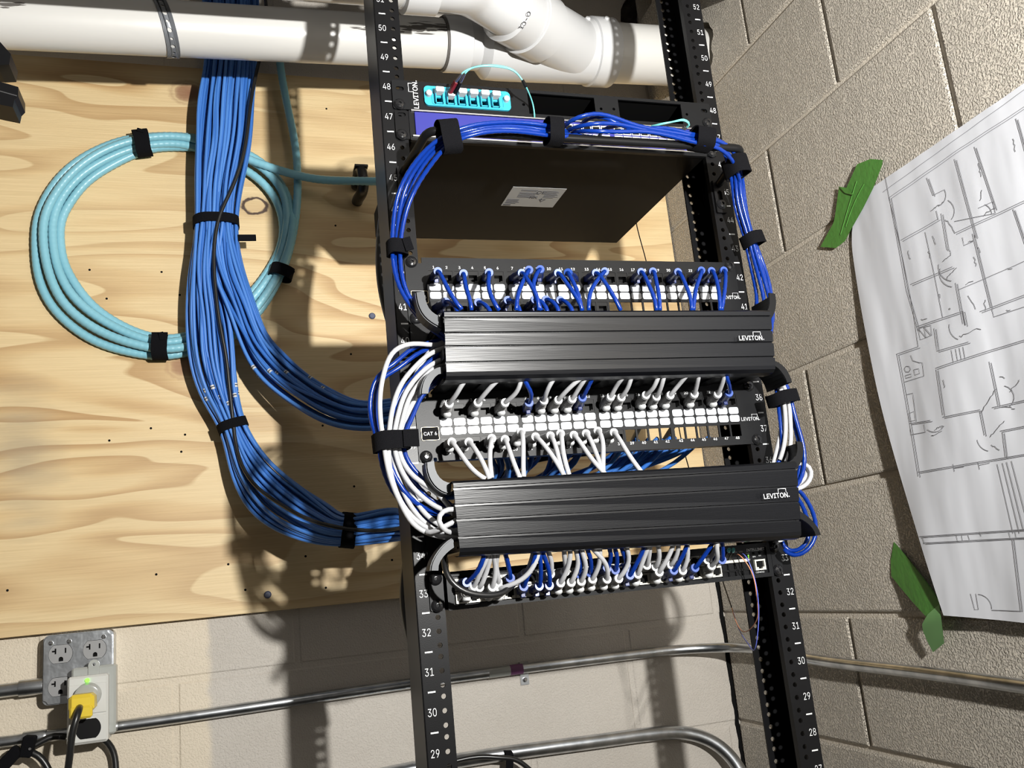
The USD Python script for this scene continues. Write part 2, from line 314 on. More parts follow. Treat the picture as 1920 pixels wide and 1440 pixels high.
# back wall, in (x, z)
wb = tag(UsdGeom.Xform.Define(stage, '/World/wall_back'), kind='structure')
gapb = Polygon([(423, 2762), (480, 2758), (480, 2845), (462, 2842), (440, 2818), (428, 2795)])
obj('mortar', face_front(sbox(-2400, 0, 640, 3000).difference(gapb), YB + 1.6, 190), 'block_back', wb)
for c in range(4, 15):
    z0 = 1224.0 + 203.2 * (c - 5) - 3; odd = c % 2
    for k in range(-6, 3):
        a0 = (-558 if odd else -361) + 406.4 * k
        a1 = a0 + 406.4
        if a1 < -1500 or a0 > XR or (1540 < z0 < 2330): continue
        a1 = min(a1, XR + 3)
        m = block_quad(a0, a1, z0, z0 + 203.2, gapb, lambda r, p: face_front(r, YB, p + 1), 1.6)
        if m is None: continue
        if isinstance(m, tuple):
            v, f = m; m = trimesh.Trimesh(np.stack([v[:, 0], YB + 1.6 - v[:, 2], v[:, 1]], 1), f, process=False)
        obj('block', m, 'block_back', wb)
# right wall, in (-y, z)
wr = tag(UsdGeom.Xform.Define(stage, '/World/wall_right'), kind='structure')
ang = np.linspace(0, 2 * np.pi, 40, endpoint=False)
ragged = Polygon([(-366 + (76 + 5 * math.sin(5 * a) + 4 * math.sin(11 * a + 1)) * math.cos(a), 2536 + (74 + 4 * math.sin(7 * a) + 3 * math.cos(13 * a)) * math.sin(a)) for a in ang])
gapr = Polygon([(-575, 2758), (-500, 2762), (-478, 2790), (-490, 2850), (-575, 2850)])
cutr = union_all([ragged, gapr])
obj('mortar', face_side(sbox(-YB - 5, 0, 2600, 3000).difference(cutr), XR + 5.5, 185), 'mortar_side', wr)
for c in range(0, 15):
    z0 = 5.0 + 203.2 * c; odd = c % 2
    for k in range(-3, 7):
        y0 = (183 if c % 2 == 0 else -20) - 406.4 * k           # the joint nearer the corner
        a0, a1 = -y0, -y0 + 406.4
        a0 = max(a0, -YB)
        if a1 <= -YB + 20 or a0 > 1700: continue
        m = block_quad(a0, a1, z0, z0 + 203.2, cutr, lambda r, p: face_side(r, XR, p + 1), 5.5)
        if m is None: continue
        if isinstance(m, tuple):
            v, f = m; m = trimesh.Trimesh(np.stack([XR + 5.5 - v[:, 2], -v[:, 0], v[:, 1]], 1), f, process=False)
        obj('block', m, 'block_side', wr)
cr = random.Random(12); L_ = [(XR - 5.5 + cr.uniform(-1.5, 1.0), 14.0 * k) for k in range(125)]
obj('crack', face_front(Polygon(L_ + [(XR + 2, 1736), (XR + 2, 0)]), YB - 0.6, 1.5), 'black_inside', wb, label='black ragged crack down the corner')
# rough dark rock and rubble seen in the gap by the corner
g = trimesh.creation.icosphere(3, 1.0); g.vertices *= (95, 62, 80)
g.vertices *= (0.75 + 0.5 * meshkit.fbm(g.vertices * 0.03 + 5, 3)[:, None]); g.apply_translation((480, 652, 2812))
obj('rubble', g, 'rock_dark', label='dark broken rubble inside the ragged gap above the white pipe', c='rubble')

# ---------------------------------------------------------------- plywood board
ply = thing('plywood_board', 'large sheet of knotty plywood screwed to the block wall behind the rack', 'plywood board', loc=(0, YP, 1520))
obj('sheet', bevbox(-1700, XR - 3, YP, YB, 1520, 2548, 0.8), 'plywood', ply)
for px, py in ((14, 1107), (460, 1106), (428, 1058), (573, 1043), (611, 1102), (340, 847), (605, 798), (658, 664), (629, 423), (303, 510), (337, 553), (475, 553), (168, 506), (200, 560), (283, 803), (347, 815), (205, 826), (612, 204), (664, 912), (293, 1077), (735, 1050)):
    p = onY(px, py, YP); r = 2.0
    obj('screw_hole', rings((p[0], YP + 0.2, p[2]), (p[0], YP - 1, p[2]), [(0, r), (0.5, r), (0.7, 0.6 * r)], 8), 'black_inside', ply)
for i, (px, py, w) in enumerate(((698, 592, 'beside the rack post'), (502, 1115, 'near the lower edge of the plywood'))):
    p = onY(px, py, YP - 3)
    b = thing('bolt_head', 'round blue-grey bolt head ' + w, 'bolt', loc=(p[0], YP, p[2]))
    obj('head', rings((p[0], YP, p[2]), (p[0], YP - 4, p[2]), [(0, 6.2), (2.5, 6.2), (4, 4.5)], 16), 'dusty_blue', b, smooth=30)

# ---------------------------------------------------------------- drain pipes and fittings
PA, PB = np.array([-800, 312.6, 2452.8]), np.array([400, 363.9, 2534.2]); PU = (PB - PA) / np.linalg.norm(PB - PA)
def pa(t): return PA + PU * t
pipe = thing('drain_pipe', 'thin white plastic drain pipe running left from the coupling, smeared with black', 'pipe', loc=pa(0))
obj('pipe', rings(pa(-900), pa(835), [(0, 44.45), (1735, 44.45)], 48), 'pvc', pipe, smooth=40)
def smear(t0, t1, a0, n, seed, rr=44.6):
    """blotches of black primer lying on the pipe at the angle a0 (0 = towards the room)"""
    r = random.Random(seed); out = []
    e = np.cross(PU, Z3); e /= np.linalg.norm(e); e = -e if e[1] > 0 else e; g = np.cross(PU, e); g = g if g[2] > 0 else -g
    for _ in range(n):
        t = r.uniform(t0, t1); a = math.radians(a0 + r.gauss(0, 5)); L, h = r.uniform(3, 22), r.uniform(0.012, 0.05)
        q = [pa(t + dx * L) + (e * math.cos(a + da * h) + g * math.sin(a + da * h)) * rr for dx, da in ((-1, 0), (-0.3, -1), (0.6, -0.7), (1, 0.2), (0.2, 1), (-0.6, 0.6))]
        out.append(trimesh.Trimesh(np.array(q), [[0, 1, 2], [0, 2, 3], [0, 3, 4], [0, 4, 5]], process=False))
    return cat(*out)
obj('primer_smear', smear(-40, 50, -2, 26, 1), 'primer', pipe)
obj('primer_smear', smear(560, 700, -8, 22, 2), 'primer', pipe)
obj('primer_smear', smear(655, 730, 2, 40, 3), 'primer', pipe)
cp = thing('pipe_coupling', 'short white coupling with a dark rim on the drain pipe above the rack', 'pipe fitting', loc=pa(735))
obj('body', rings(pa(733), pa(778), [(0, 44), (0, 49.5), (2, 50.5), (43, 50.5), (45, 49)], 48), 'pvc_fitting', cp, smooth=40)
obj('rim', rings(pa(729), pa(734), [(0, 44.6), (0, 47), (4.5, 47)], 48), 'primer', cp, smooth=40)
big = thing('drain_pipe', 'thick white drain pipe passing behind the right post into the block wall', 'pipe', loc=pa(1100))
obj('pipe', rings(pa(1060), pa(1480), [(0, 57.15), (420, 57.15)], 56), 'pvc', big, smooth=40)
EL = np.array([-62, 172, 2496.0])            # where the branch meets the pipe that runs on to the left
B0 = pa(1005); BD = (EL - B0) / np.linalg.norm(EL - B0)
wye = thing('wye_fitting', 'white plastic wye fitting whose branch comes towards the room', 'pipe fitting', loc=pa(950))
obj('body', rings(pa(778), pa(1075), [(0, 44.5), (20, 45), (34, 60), (60, 61.5), (250, 61.5), (252, 65.5), (295, 65.5), (297, 63), (297, 57)], 56), 'pvc_fitting', wye, smooth=40)
obj('branch', rings(B0, EL, [(0, 55), (20, 59), (118, 56.5), (120, 61), (172, 61), (174, 57)], 56), 'pvc_fitting', wye, smooth=40)
for t, s in ((1012, 1), (1052, 1)):
    e = np.array([0, -0.83, 0.56]); p = pa(t) + e * (63 if t < 1020 else 65.5)
    obj('moulded_nub', rings(p - e * 4, p + e * 3.5, [(0, 5.5), (5, 5.5), (7.5, 4)], 14), 'pvc_fitting', wye, smooth=30)
elb = thing('elbow_fitting', 'white plastic elbow above the branch, joining it to the upper pipe', 'pipe fitting', loc=EL)
P2A, P2B = np.array([-130, 156, 2486.0]), np.array([-1500, 106, 2402.0]); P2D = (P2B - P2A) / np.linalg.norm(P2B - P2A)
bend = resample([EL - BD * 150, EL - BD * 70, EL - BD * 20 + np.array([-8, 0, 4]), P2A + np.array([40, 4, 3]), P2A, P2A + P2D * 60], 8)
obj('body', sweep(bend, 46, 40), 'pvc_fitting', elb, smooth=40)
obj('hub', rings(EL - BD * 150, EL, [(0, 50), (0, 56.5), (50, 56.5), (52, 53), (58, 48)], 48), 'pvc_fitting', elb, smooth=40)
obj('hub', rings(P2A - P2D * 4, P2B, [(0, 47), (0, 54), (52, 54), (54, 45)], 48), 'pvc_fitting', elb, smooth=40)
p = onY(981, 22, 120)
e_ = np.array([-0.30, -0.80, 0.1])
tm = text('O-CI', 9.0); tm.vertices[:, :2] -= tm.bounds.mean(0)[:2]
ex = -np.cross(BD, Y3); ex /= np.linalg.norm(ex); tt = np.cross(BD, [0, 0, 1]); 
ctr = EL - BD * 96; nrm = CAM - ctr; nrm -= BD * (nrm @ BD); nrm /= np.linalg.norm(nrm); tv = np.cross(nrm, BD)
q = []
for v in tm.vertices:
    a = v[0] / 56.8; w = nrm * math.cos(a) + tv * math.sin(a)
    q.append(ctr + w * (56.8 + v[2]) + BD * v[1])
obj('print', trimesh.Trimesh(q, tm.faces, process=False), 'ink', elb)
up2 = thing('drain_pipe', 'upper white drain pipe leaving the elbow at the top edge of the picture', 'pipe', loc=P2A)
obj('pipe', rings(P2A, P2B, [(0, 44.45), (1370, 44.45)], 40), 'pvc', up2, smooth=40)
for k, d in enumerate((8, 42)):
    p = P2A + P2D * d + np.array([0, -30, -44]) * 1.02
    obj('clamp_bolt', rings(p, p + np.array([0, -4, -7.0]), [(0, 9), (3, 9), (6, 5)], 14), 'pvc_fitting', up2, smooth=30)
# perforated steel strap that hangs the pipe
st = thing('pipe_strap', 'perforated grey steel strap looped under the drain pipe', 'strap', loc=pa(240))
t0 = float((onY(311, 60, 300) - PA) @ PU); e = np.array([0, -1, 0.0]); e -= PU * (e @ PU); e /= np.linalg.norm(e); gz = np.cross(PU, e); gz = gz if gz[2] > 0 else -gz
segs, nn = [], 60
poly = sbox(0, -10, 330, 10)
for k in range(24): poly = poly.difference(Point(7 + k * 13.0, 0).buffer(3.6 if k % 2 else 2.4, quad_segs=3))
mm = extr(poly, 1.4); mm = mm.subdivide_to_size(14).copy()
v = mm.vertices; arc = 45.2
def strap(s, w, h):
    a = math.radians(-128) + s / arc
    lean = (math.sin(a) * 45) * -0.22
    if a < math.radians(62):
        return pa(t0 + w + lean) + (e * math.cos(a) + gz * math.sin(a)) * (arc + h)
    a1 = math.radians(62); base = (e * math.cos(a1) + gz * math.sin(a1)) * (arc + h); tang = -e * math.sin(a1) + gz * math.cos(a1)
    return pa(t0 + w - 9) + base + tang * (s - (a1 + math.radians(128)) * arc)
obj('band', trimesh.Trimesh([strap(*r) for r in v], mm.faces, process=False), 'dark_steel', st, smooth=30)

# ---------------------------------------------------------------- the rack
U0, UH = 80.0, 44.45
def zu(u): return U0 + (u - 0.5) * UH         # the middle of unit u
rack = thing('equipment_rack', 'tall black two-post equipment rack with white unit numbers', 'rack', loc=(0, 38, 0))
def flange(x0, x1, cx, ztop):
    p = sbox(min(x0, x1), 0, max(x0, x1), ztop)
    hs = []
    for u in range(24, 56):
        for d in (-15.875, 0, 15.875):
            z = zu(u) + d
            hs.append(Point(cx, z).buffer(3.1, quad_segs=3))
    return p.difference(union_all(hs))
ZT = 2556.0
for s in (-1, 1):
    fr = face_front(flange(s * 223, s * 256, s * 232.55, ZT), 0, 2.8)
    rear = face_front(flange(s * 223, s * 256, s * 232.55, ZT), 73.5, 2.8)
    web = bevbox(s * 256 if s < 0 else 254, -254 if s < 0 else 257, 0.4, 76, 0, ZT, 1.2) if s > 0 else bevbox(-257.5, -254, 0.4, 76, 0, ZT, 1.2)
    up = obj('upright', [fr, rear, web, box(s * 223, s * 225.5, 2.8, 9, 0, ZT)], 'black_metal', rack)
    for u in range(27, 54):
        nm = text_front(str(u), 0, zu(u), 0.0, 8.8); nm.vertices[:, 0] = nm.vertices[:, 0] * 0.74 + s * 247.6
        obj('unit_number', nm, 'white_paint', up)
        obj('unit_mark', box(s * 246.6 - 4.6, s * 246.6 + 4.6, -0.3, 0.1, zu(u) + UH / 2 - 0.95, zu(u) + UH / 2 + 0.95), 'white_paint', up)
    obj('foot', box(s * 220, s * 262, -190, 270, 0, 8), 'black_metal', rack)
obj('top_bar', box(-256, 256, 0, 76, ZT, ZT + 8), 'black_metal', rack)
obj('bottom_bar', box(-256, 256, 0, 76, 8, 70), 'black_metal', rack)
def screw(parent, x, z, y=-2.2):
    b = rings((x, y, z), (x, y - 6, z), [(0, 7.8), (1.2, 7.8), (3.6, 5.6), (4.4, 3.0), (4.4, 2.2), (2.6, 1.6)], 20)
    slot = [box(x - 3.6, x + 3.6, y - 4.5, y - 3.2, z - 0.7, z + 0.7), box(x - 0.7, x + 0.7, y - 4.5, y - 3.2, z - 3.6, z + 3.6)]
    sc = obj('screw', b, 'screw_black', parent, smooth=25)
    return sc
mat('screw_black', (0.012, 0.012, 0.013), 0.14)
def leviton(cx, z, y, h, rot=0):
    """the word and the open square above its last letters"""
    t = text_front('LEVITON', 0, 0, 0, h, True); w = t.bounds[1, 0]
    sq = sbox(w * 0.24, -h * 0.1, w * 0.92, h * 1.45).difference(sbox(w * 0.24 + h * 0.13, -h * 0.1, w * 0.92 - h * 0.13, h * 1.32))
    sq = sq.difference(sbox(0, -h, w, h * 0.55))
    dot = Point(w + h * 0.3, -h * 0.35).buffer(h * 0.14, quad_segs=3)
    m = cat(t, face_front(union_all([sq, dot]), -0.3, 0.3))
    if rot: m.apply_transform(trimesh.transformations.rotation_matrix(math.radians(rot), (0, -1, 0)))
    m.apply_translation((cx, y, z)); return m

# ---- fibre panel at the top
fp = thing('fiber_panel', 'black fibre panel with a turquoise six-way adapter strip at the rack top', 'fiber panel', loc=(0, 0, 2178))
slots = [rrect(-239 + 3, 2184.5, -239 + 14, 2191, 3), rrect(225, 2184.5, 236, 2191, 3)]
o1, o2, o3 = sbox(-48.8, 2163.5, 52.8, 2196), sbox(90.3, 2163.5, 192.2, 2196), sbox(-186, 2165, -88, 2192)
hs = [Point(x, z).buffer(2.2, quad_segs=4) for x, z in ((-56, 2177), (62, 2179), (82, 2180), (200.5, 2180))]
obj('faceplate', face_front(rrect(-241, 2157.5, 241, 2200.5, 3).difference(union_all([o1, o2, o3] + slots + hs)), -3, 2.6), 'panel_grey', fp)
obj('enclosure', [box(-216, 216, 0, 300, 2198, 2200), box(-216, 216, 0, 300, 2158, 2160), box(-218, -216, 0, 300, 2158, 2200), box(216, 218, 0, 300, 2158, 2200), box(-216, 216, 298, 300, 2158, 2200)], 'black_inside', fp)
obj('brand_mark', leviton(-209.5, 2179, -3.1, 6.6, 90), 'white_paint', fp)
screw(fp, -232.5, 2164, -3); screw(fp, 232.5, 2168, -3)
ad = obj('adapter_plate', face_front(rrect(-198.2, 2164.2, -76, 2193.4, 6, 5).difference(union_all([sbox(-178.5 + 15.9 * k - 5.6, 2167.5, -178.5 + 15.9 * k + 5.6, 2176.5) for k in range(6)])), -6, 3), 'turquoise', fp)
obj('adapter_rim', face_front(rrect(-188, 2165.6, -86, 2191.6, 3).difference(rrect(-186.6, 2167, -87.4, 2190.2, 2.4)), -6.8, 1.2), 'turquoise', ad)
for k in range(6):
    x = -178.5 + 15.9 * k
    bd = obj('adapter', [box(x - 5.6, x - 4.4, -12, 30, 2166.5, 2184), box(x + 4.4, x + 5.6, -12, 30, 2166.5, 2184), box(x - 5.6, x + 5.6, -9, 30, 2166.5, 2168), box(x - 5.6, x + 5.6, 28, 30, 2166.5, 2184)], 'turquoise', fp)
    if k != 1:
        obj('dust_cap', bevbox(x - 6, x + 6, -19, -6, 2179, 2186.5, 1.2), 'white_paint', bd)
    else:
        obj('dust_cap', bevbox(x - 5, x + 5, -18, -6, 2174, 2178, 0.8), 'white_paint', bd)
for x in (-192.4, -82.6): obj('plunger', rings((x, -6, 2180), (x, -13, 2180), [(0, 4.2), (5.5, 4.2), (7, 2.8)], 16), 'white_paint', ad, smooth=30)

# ---- upper switch with the blue face
sw = thing('network_switch', 'black switch with a violet-blue front and deep plain underside', 'network switch', loc=(0, 0, 2113))
obj('chassis', bevbox(-219.5, 222, 2, 331, 2112.5, 2155.5, 1.0), 'chassis', sw)
obj('front_frame', face_front(rrect(-221, 2112, 223, 2156, 1.5), -4, 6), 'panel_grey', sw)
obj('blue_front', bevbox(-213.8, 220.5, -6.5, -3, 2118.8, 2153.0, 0.6), 'blue_face', sw)
obj('trim_line', [box(-218, 222, -7.2, -3.4, 2116.2, 2118.2), box(-218, 222, -7.2, -3.4, 2153.6, 2155.6)], 'trim_silver', sw)
for s in (-1, 1):
    x0, x1 = (-240, -222) if s < 0 else (224, 241)
    obj('ear', face_front(rrect(x0, 2114, x1 + (0 if s > 0 else 2), 2155.5, 3).difference(rrect(x0 + 4, 2146.5, x0 + 15, 2152.5, 2.8)), -2.6, 2.4), 'black_metal', sw)
    screw(sw, s * 232.3, 2119.5, -2.6)
for r in range(2):
    for k in range(14):
        x = -22 + 13.9 * k + (6 if k > 6 else 0); z = 2142.5 if r else 2128.5
        if x > 175: continue
        pr = obj('port', face_front(sbox(x - 6.4, z - 6, x + 6.4, z + 6).difference(sbox(x - 4.9, z - 4.4, x + 4.9, z + 4)), -8.5, 3), 'port_metal', sw)
        obj('port_cavity', box(x - 5, x + 5, -6.9, -6.5, z - 4.6, z + 4.2), 'black_inside', pr)
for k in range(4):
    x = 183 + 8.6 * k
    obj('uplink_port', face_front(sbox(x - 3.9, 2123.5, x + 3.9, 2133).difference(sbox(x - 2.9, 2124.8, x + 2.9, 2132)), -8.5, 2.5), 'port_metal', sw)
for k, x in enumerate((-52, -43, -34)): obj('status_lamp', rings((x, -6.5, 2146.5), (x, -7.6, 2146.5), [(0, 1.6), (1, 1.4)], 8), 'led_cyan' if k == 1 else 'white_paint', sw)
lb = obj('rating_label', box(-40.5, 47, 121, 189, 2112.0, 2112.6), 'sticker_grey', sw, label='grey printed rating label on the underside')
r = random.Random(5)
lines = []
for k in range(9):
    for (xa, xb, ya) in ((-24, 8, 129), (18, 42, 131)):
        if r.random() < 0.93: lines.append(box(xa, xb - r.uniform(0, 7), ya + k * 3.2, ya + k * 3.2 + 1.1, 2111.75, 2112.1))
for k in range(4): lines.append(box(-37, -14 - r.uniform(0, 6), 164 + 4.2 * k, 166 + 4.2 * k, 2111.75, 2112.1))
lines.append(box(-38, -26, 182, 186, 2111.75, 2112.1))
for t, x, y, h in (('CE', 8, 137, 9), ('NK', 2, 154, 7), ('!', 22, 162, 9)):
    m = text(t, h, True); lines.append(frame(m, (x - 6, y + 4, 2112.0), X3, -Y3, -Z3))
tri = Polygon([(14, 160), (26, 160), (20, 171)]); lines.append(frame(extr(tri.difference(tri.buffer(-1.4)), 0.3), (0, 0, 2111.8), X3, Y3, Z3))
obj('print', lines, 'ink', lb)

# ---- patch panels
PX = [-204 + 106.7 * (k // 6) + 17.3 * (k % 6) for k in range(24)]
def jack(parent, x, z, flip):
    """keystone jack: bezel, open mouth with a latch notch, back of the mouth"""
    w, h = 7.3, 8.0
    mouth = union_all([sbox(x - 5.7, z - 5.2, x + 5.7, z + 2.6), sbox(x - 2.4, z - 7.0 if flip else z - 6.6, x + 2.4, z)])
    bz = face_front(sbox(x - w, z - h, x + w, z + h).difference(mouth), -1.4, 12)
    return obj('keystone_jack', [bz, box(x - 6, x + 6, 10, 10.8, z - 7.2, z + 3)], 'black_plastic', parent)
def patch_panel(name, label, ztop, bottom_jacks, nums_top, screws):
    p = thing(name, label, 'patch panel', loc=(0, 0, ztop - 44))
    rows = {'n1': ztop - 13.3, 'j1': ztop - 26, 'l1': ztop - 40.6, 'l2': ztop - 51.6, 'j2': ztop - 68.2, 'n2': ztop - 78.6}
    holes = [sbox(x - 7.4, rows[j] - 8.1, x + 7.4, rows[j] + 8.1) for j in ('j1', 'j2') for x in PX]
    holes += [rrect(x - 1, ztop - 8, x + 5, ztop + 3, 1.5) for x in (-224,)] + [rrect(-224, ztop - 93, -219, ztop - 84, 1.5)]
    ears = [Point(s * 232.5, zz).buffer(3.5, quad_segs=3) for s in (-1, 1) for zz in (ztop - 6.4, ztop - 82.5)]
    obj('faceplate', face_front(rrect(-241.3, ztop - 88.2, 241.3, ztop, 1.5).difference(union_all(holes + ears)), -2, 2), 'panel_grey', p)
    obj('support_bar', [box(-216, 216, 9, 11.5, ztop - 88, ztop - 80), box(-216, 216, 0, 11, ztop - 1.5, ztop), box(-216, 216, 0, 11, ztop - 88.2, ztop - 86.7)], 'panel_grey', p)
    for k in range(24): jack(p, PX[k], rows['j1'], False)
    for k in range(bottom_jacks): jack(p, PX[k], rows['j2'], False)
    for j in ('l1', 'l2'):
        for x in PX:
            obj('label_window', face_front(rrect(x - 7.6, rows[j] - 4.8, x + 7.6, rows[j] + 4.8, 2.6, 3), -2.7, 0.9), 'label_white', p)
    obj('port_number', [text_front(str(k + 1), PX[k] + (0 if k else 0), rows['n1'], -2.0, 3.6, True) for k in range(24)], 'white_paint', p, kind='stuff')
    obj('port_number', [text_front(str(k + 25), PX[k], rows['n2'], -2.0, 3.6, True) for k in range(24)], 'white_paint', p, kind='stuff')
    obj('brand_mark', leviton(226.5, ztop - 53.2, -2.1, 4.6), 'white_paint', p)
    bt = obj('category_badge', face_front(rrect(-236, ztop - 62, -214.5, ztop - 46, 1.4), -2.8, 1), 'black_inside', p)
    obj('badge_rim', face_front(rrect(-236.4, ztop - 62.4, -214.1, ztop - 45.6, 1.6).difference(rrect(-235.7, ztop - 61.7, -214.8, ztop - 46.3, 1.2)), -3.2, 0.6), 'badge_gold', bt)
    obj('badge_print', text_front('CAT 6', -225.2, ztop - 54, -2.8, 4.2, True), 'white_paint', bt)
    for s, zz in screws: screw(p, s * 232.5, zz, -2)
    return rows
R1 = patch_panel('patch_panel', 'upper black 48-port patch panel filled with blue cords only', 1946.6, 14, None, [(-1, 1940.0), (1, 1941.0), (-1, 1864), (1, 1864)])
R2 = patch_panel('patch_panel', 'lower black 48-port patch panel with white cords in both rows', 1769.4, 14, None, [(-1, 1686.9), (1, 1763.0), (1, 1687.0), (-1, 1763)])

# ---- cable managers
def cover_profile(yt, zt, yb, zb):
    """front section of a snap-on cover from its back top lip to its rounded lower lip, (y, z)"""
    P = [(yt + 22, zt + 2.0), (yt + 3, zt + 2.5), (yt, zt)]
    for fgroove in (0.09, 0.34, 0.56, 0.82):
        a = zt + (zb - zt) * fgroove; y = yt + (yb - yt) * fgroove
        P += [(y, a + 1.5), (y + 3.0, a + 1.1), (y + 3.0, a - 0.9), (y, a - 1.3)]
    P += [(yb, zb + 2), (yb + 1.5, zb - 2.5), (yb + 7, zb - 6), (yb + 16, zb - 7), (yb + 30, zb - 5.5)]
    return P
def manager(label, z0, z1, TL, TR, BL, BR, logo, tray):
    m = thing('cable_manager', label, 'cable manager', loc=(0, -40, (z0 + z1) / 2))
    pl, pr_ = cover_profile(TL[1], TL[2], BL[1], BL[2]), cover_profile(TR[1], TR[2], BR[1], BR[2])
    n = len(pl)
    def side(prof, T, B):
        out = []
        for (y, z) in prof:
            f = (T[2] - z) / (T[2] - B[2]); out.append((T[0] + (B[0] - T[0]) * f, y, z))
        return out
    outer = np.array(side(pl, TL, BL) + side(pr_, TR, BR)); inner = outer + np.array([0, 2.4, 0.0])
    v = np.vstack([outer, inner]); f = []
    for i in range(n - 1):
        f += [[i, i + 1, n + i + 1], [i, n + i + 1, n + i]]
        f += [[2 * n + i + 1, 2 * n + i, 3 * n + i + 1], [2 * n + i, 3 * n + i, 3 * n + i + 1]]
        for o in (0, n):
            a, b, c, d = o + i, o + i + 1, 2 * n + o + i + 1, 2 * n + o + i
            f += [[a, d, c], [a, c, b]] if o == 0 else [[a, b, c], [a, c, d]]
    cov = obj('cover', trimesh.Trimesh(v, f, process=False), 'cover_black', m)
    obj('brand_mark', leviton(logo[0], logo[1], min(TR[1], BR[1]) - 1.6, 5.8), 'white_paint', cov)
    obj('back_plate', box(-241, 241, -3, 0, z0 + 24, z1 - 8), 'black_metal', m)
    zb = (BL[2] + BR[2]) / 2 - 4
    for k in range(9):
        x = -212 + 53 * k
        obj('finger', box(x - 9, x + 9, -76, -3, zb + tray - 2.4, zb + tray - 0.2), 'black_plastic', m)
        obj('finger', box(x - 9, x + 9, -76, -3, TL[2] - 9, TL[2] - 6.5), 'black_plastic', m)
    obj('lower_tray', box(-216, 216, -72, -3, zb + tray, zb + tray + 1.6), 'black_plastic', m)
    for s in (-1, 1):
        obj('end_wall', box(s * 217, s * 219.5, -84, -3, z0 + 20, z0 + 32), 'black_plastic', m); obj('end_wall', box(s * 217, s * 219.5, -84, -3, z1 - 30, z1 - 17), 'black_plastic', m)
        obj('mounting_ear', face_front(rrect(min(s * 241, s * 216), z0 + 2, max(s * 241, s * 216), z1 - 2, 2).difference(rrect(s * 232 - 4, (z0 + z1) / 2 - 6, s * 232 + 4, (z0 + z1) / 2 + 6, 3.5)), -5, 2), 'black_metal', m)
    return m
def flare(m, outer, inner, Y=-80, back=-10):
    """bend-radius guide at an end of a manager, traced on its front rim, and its mirror on the other end"""
    o = [onY(*p, Y) for p in outer]; i = [onY(*p, Y) for p in inner]
    o = resample([(p[0], 0, p[2]) for p in o], 5); i = resample([(p[0], 0, p[2]) for p in i], 5)
    a = Polygon([(p[0], p[2]) for p in o] + [(p[0], p[2]) for p in i[::-1]]).buffer(0)
    thin = LineString([(p[0], p[2]) for p in (o + 0)]).buffer(1.3, cap_style=2)
    for s in (1, -1):
        A, T = (a, thin) if s > 0 else (affinity.scale(a, -1, 1, origin=(0, 0)), affinity.scale(thin, -1, 1, origin=(0, 0)))
        bk = -56 if s > 0 else -22
        f = obj('bend_guide', [face_front(A, Y, 3.0), face_front(T, Y + 3, bk - Y - 3)], 'flare_grey' if s > 0 else 'black_plastic', m)
m1 = manager('upper black cable manager with a ribbed snap-on cover', 1769, 1858, (-218.5, -98, 1841), (221, -98, 1841), (-221, -95, 1768), (221, -89, 1768), (183.5, 1804.6), 3.4)
m2 = manager('lower black cable manager with a ribbed snap-on cover', 1547, 1636, (-224.5, -98, 1641.5), (222, -98, 1640), (-222, -94, 1568), (222, -84, 1553), (183, 1600.8), 16)
flare(m1, [(781, 548), (785, 570), (795, 590), (812, 605), (830, 614)], [(795, 546), (798, 562), (806, 580), (818, 590), (832, 597)])
flare(m1, [(791, 738), (793, 722), (800, 706), (812, 695), (829, 688)], [(803, 738), (805, 726), (812, 712), (820, 703), (831, 700)])
flare(m2, [(801, 867), (803, 885), (812, 905), (825, 918), (845, 925)], [(814, 864), (817, 882), (825, 896), (835, 903), (847, 906)])
flare(m2, [(809, 1070), (812, 1055), (821, 1038), (834, 1022), (850, 1010)], [(822, 1070), (824, 1056), (832, 1043), (842, 1033), (852, 1026)])

# ---- lower switch
s2 = thing('network_switch', 'black switch crowded with blue and white cords at the bottom of the stack', 'network switch', loc=(0, 0, 1503))
obj('chassis', bevbox(-219, 219, 2, 235, 1503, 1546.5, 1.0), 'chassis', s2)
obj('front_frame', face_front(rrect(-220, 1502.5, 224, 1547, 1.5).difference(rrect(-213, 1507.5, 218, 1541.5, 1)), -5, 7), 'panel_grey', s2)
obj('front_plate', box(-214, 219, -2, 0, 1506, 1542), 'black_metal', s2)
for s in (-1, 1):
    obj('ear', face_front(rrect(-241 if s < 0 else 226, 1503.5, -224 if s < 0 else 241, 1546.5, 2), -2.6, 2.4), 'panel_grey', s2)
    screw(s2, s * 232.5, 1540.5, -2.6); screw(s2, s * 232.5, 1509.5, -2.6)
SX = [-203 + 14.0 * k + 4 * (k // 6) for k in range(24)]
SX = [-203 + (343.0 / 23) * k for k in range(24)]
for r in range(2):
    for x in SX:
        z = 1531.0 if r else 1516.0
        mouth = union_all([sbox(x - 5.8, z - 3.6, x + 5.8, z + 4.4), sbox(x - 3.2, z - 5.2, x + 3.2, z)]) if not r else union_all([sbox(x - 5.8, z - 4.4, x + 5.8, z + 3.6), sbox(x - 3.2, z, x + 3.2, z + 5.2)])
        pr = obj('port', face_front(sbox(x - 7.2, z - 7.1, x + 7.2, z + 7.1).difference(mouth), -5.5, 4), 'port_shell', s2)
        obj('port_cavity', box(x - 6, x + 6, -2.4, -2.0, z - 5.6, z + 5.6), 'black_inside', pr)
for k in range(2):
    z = 1522 - 10.5 * k - 2
    for j in range(4):
        x = 153.5 + 10.6 * j
        obj('fibre_port', face_front(sbox(x - 5, z - 5, x + 5, z + 5).difference(sbox(x - 4.2, z - 4, x + 4.2, z + 4)), -4.5, 2.5), 'black_plastic', s2)
obj('fibre_label', [box(148, 190, -4.9, -4.2, 1524.8, 1528.4)], 'port_shell', s2)
x, z = 205.4, 1519
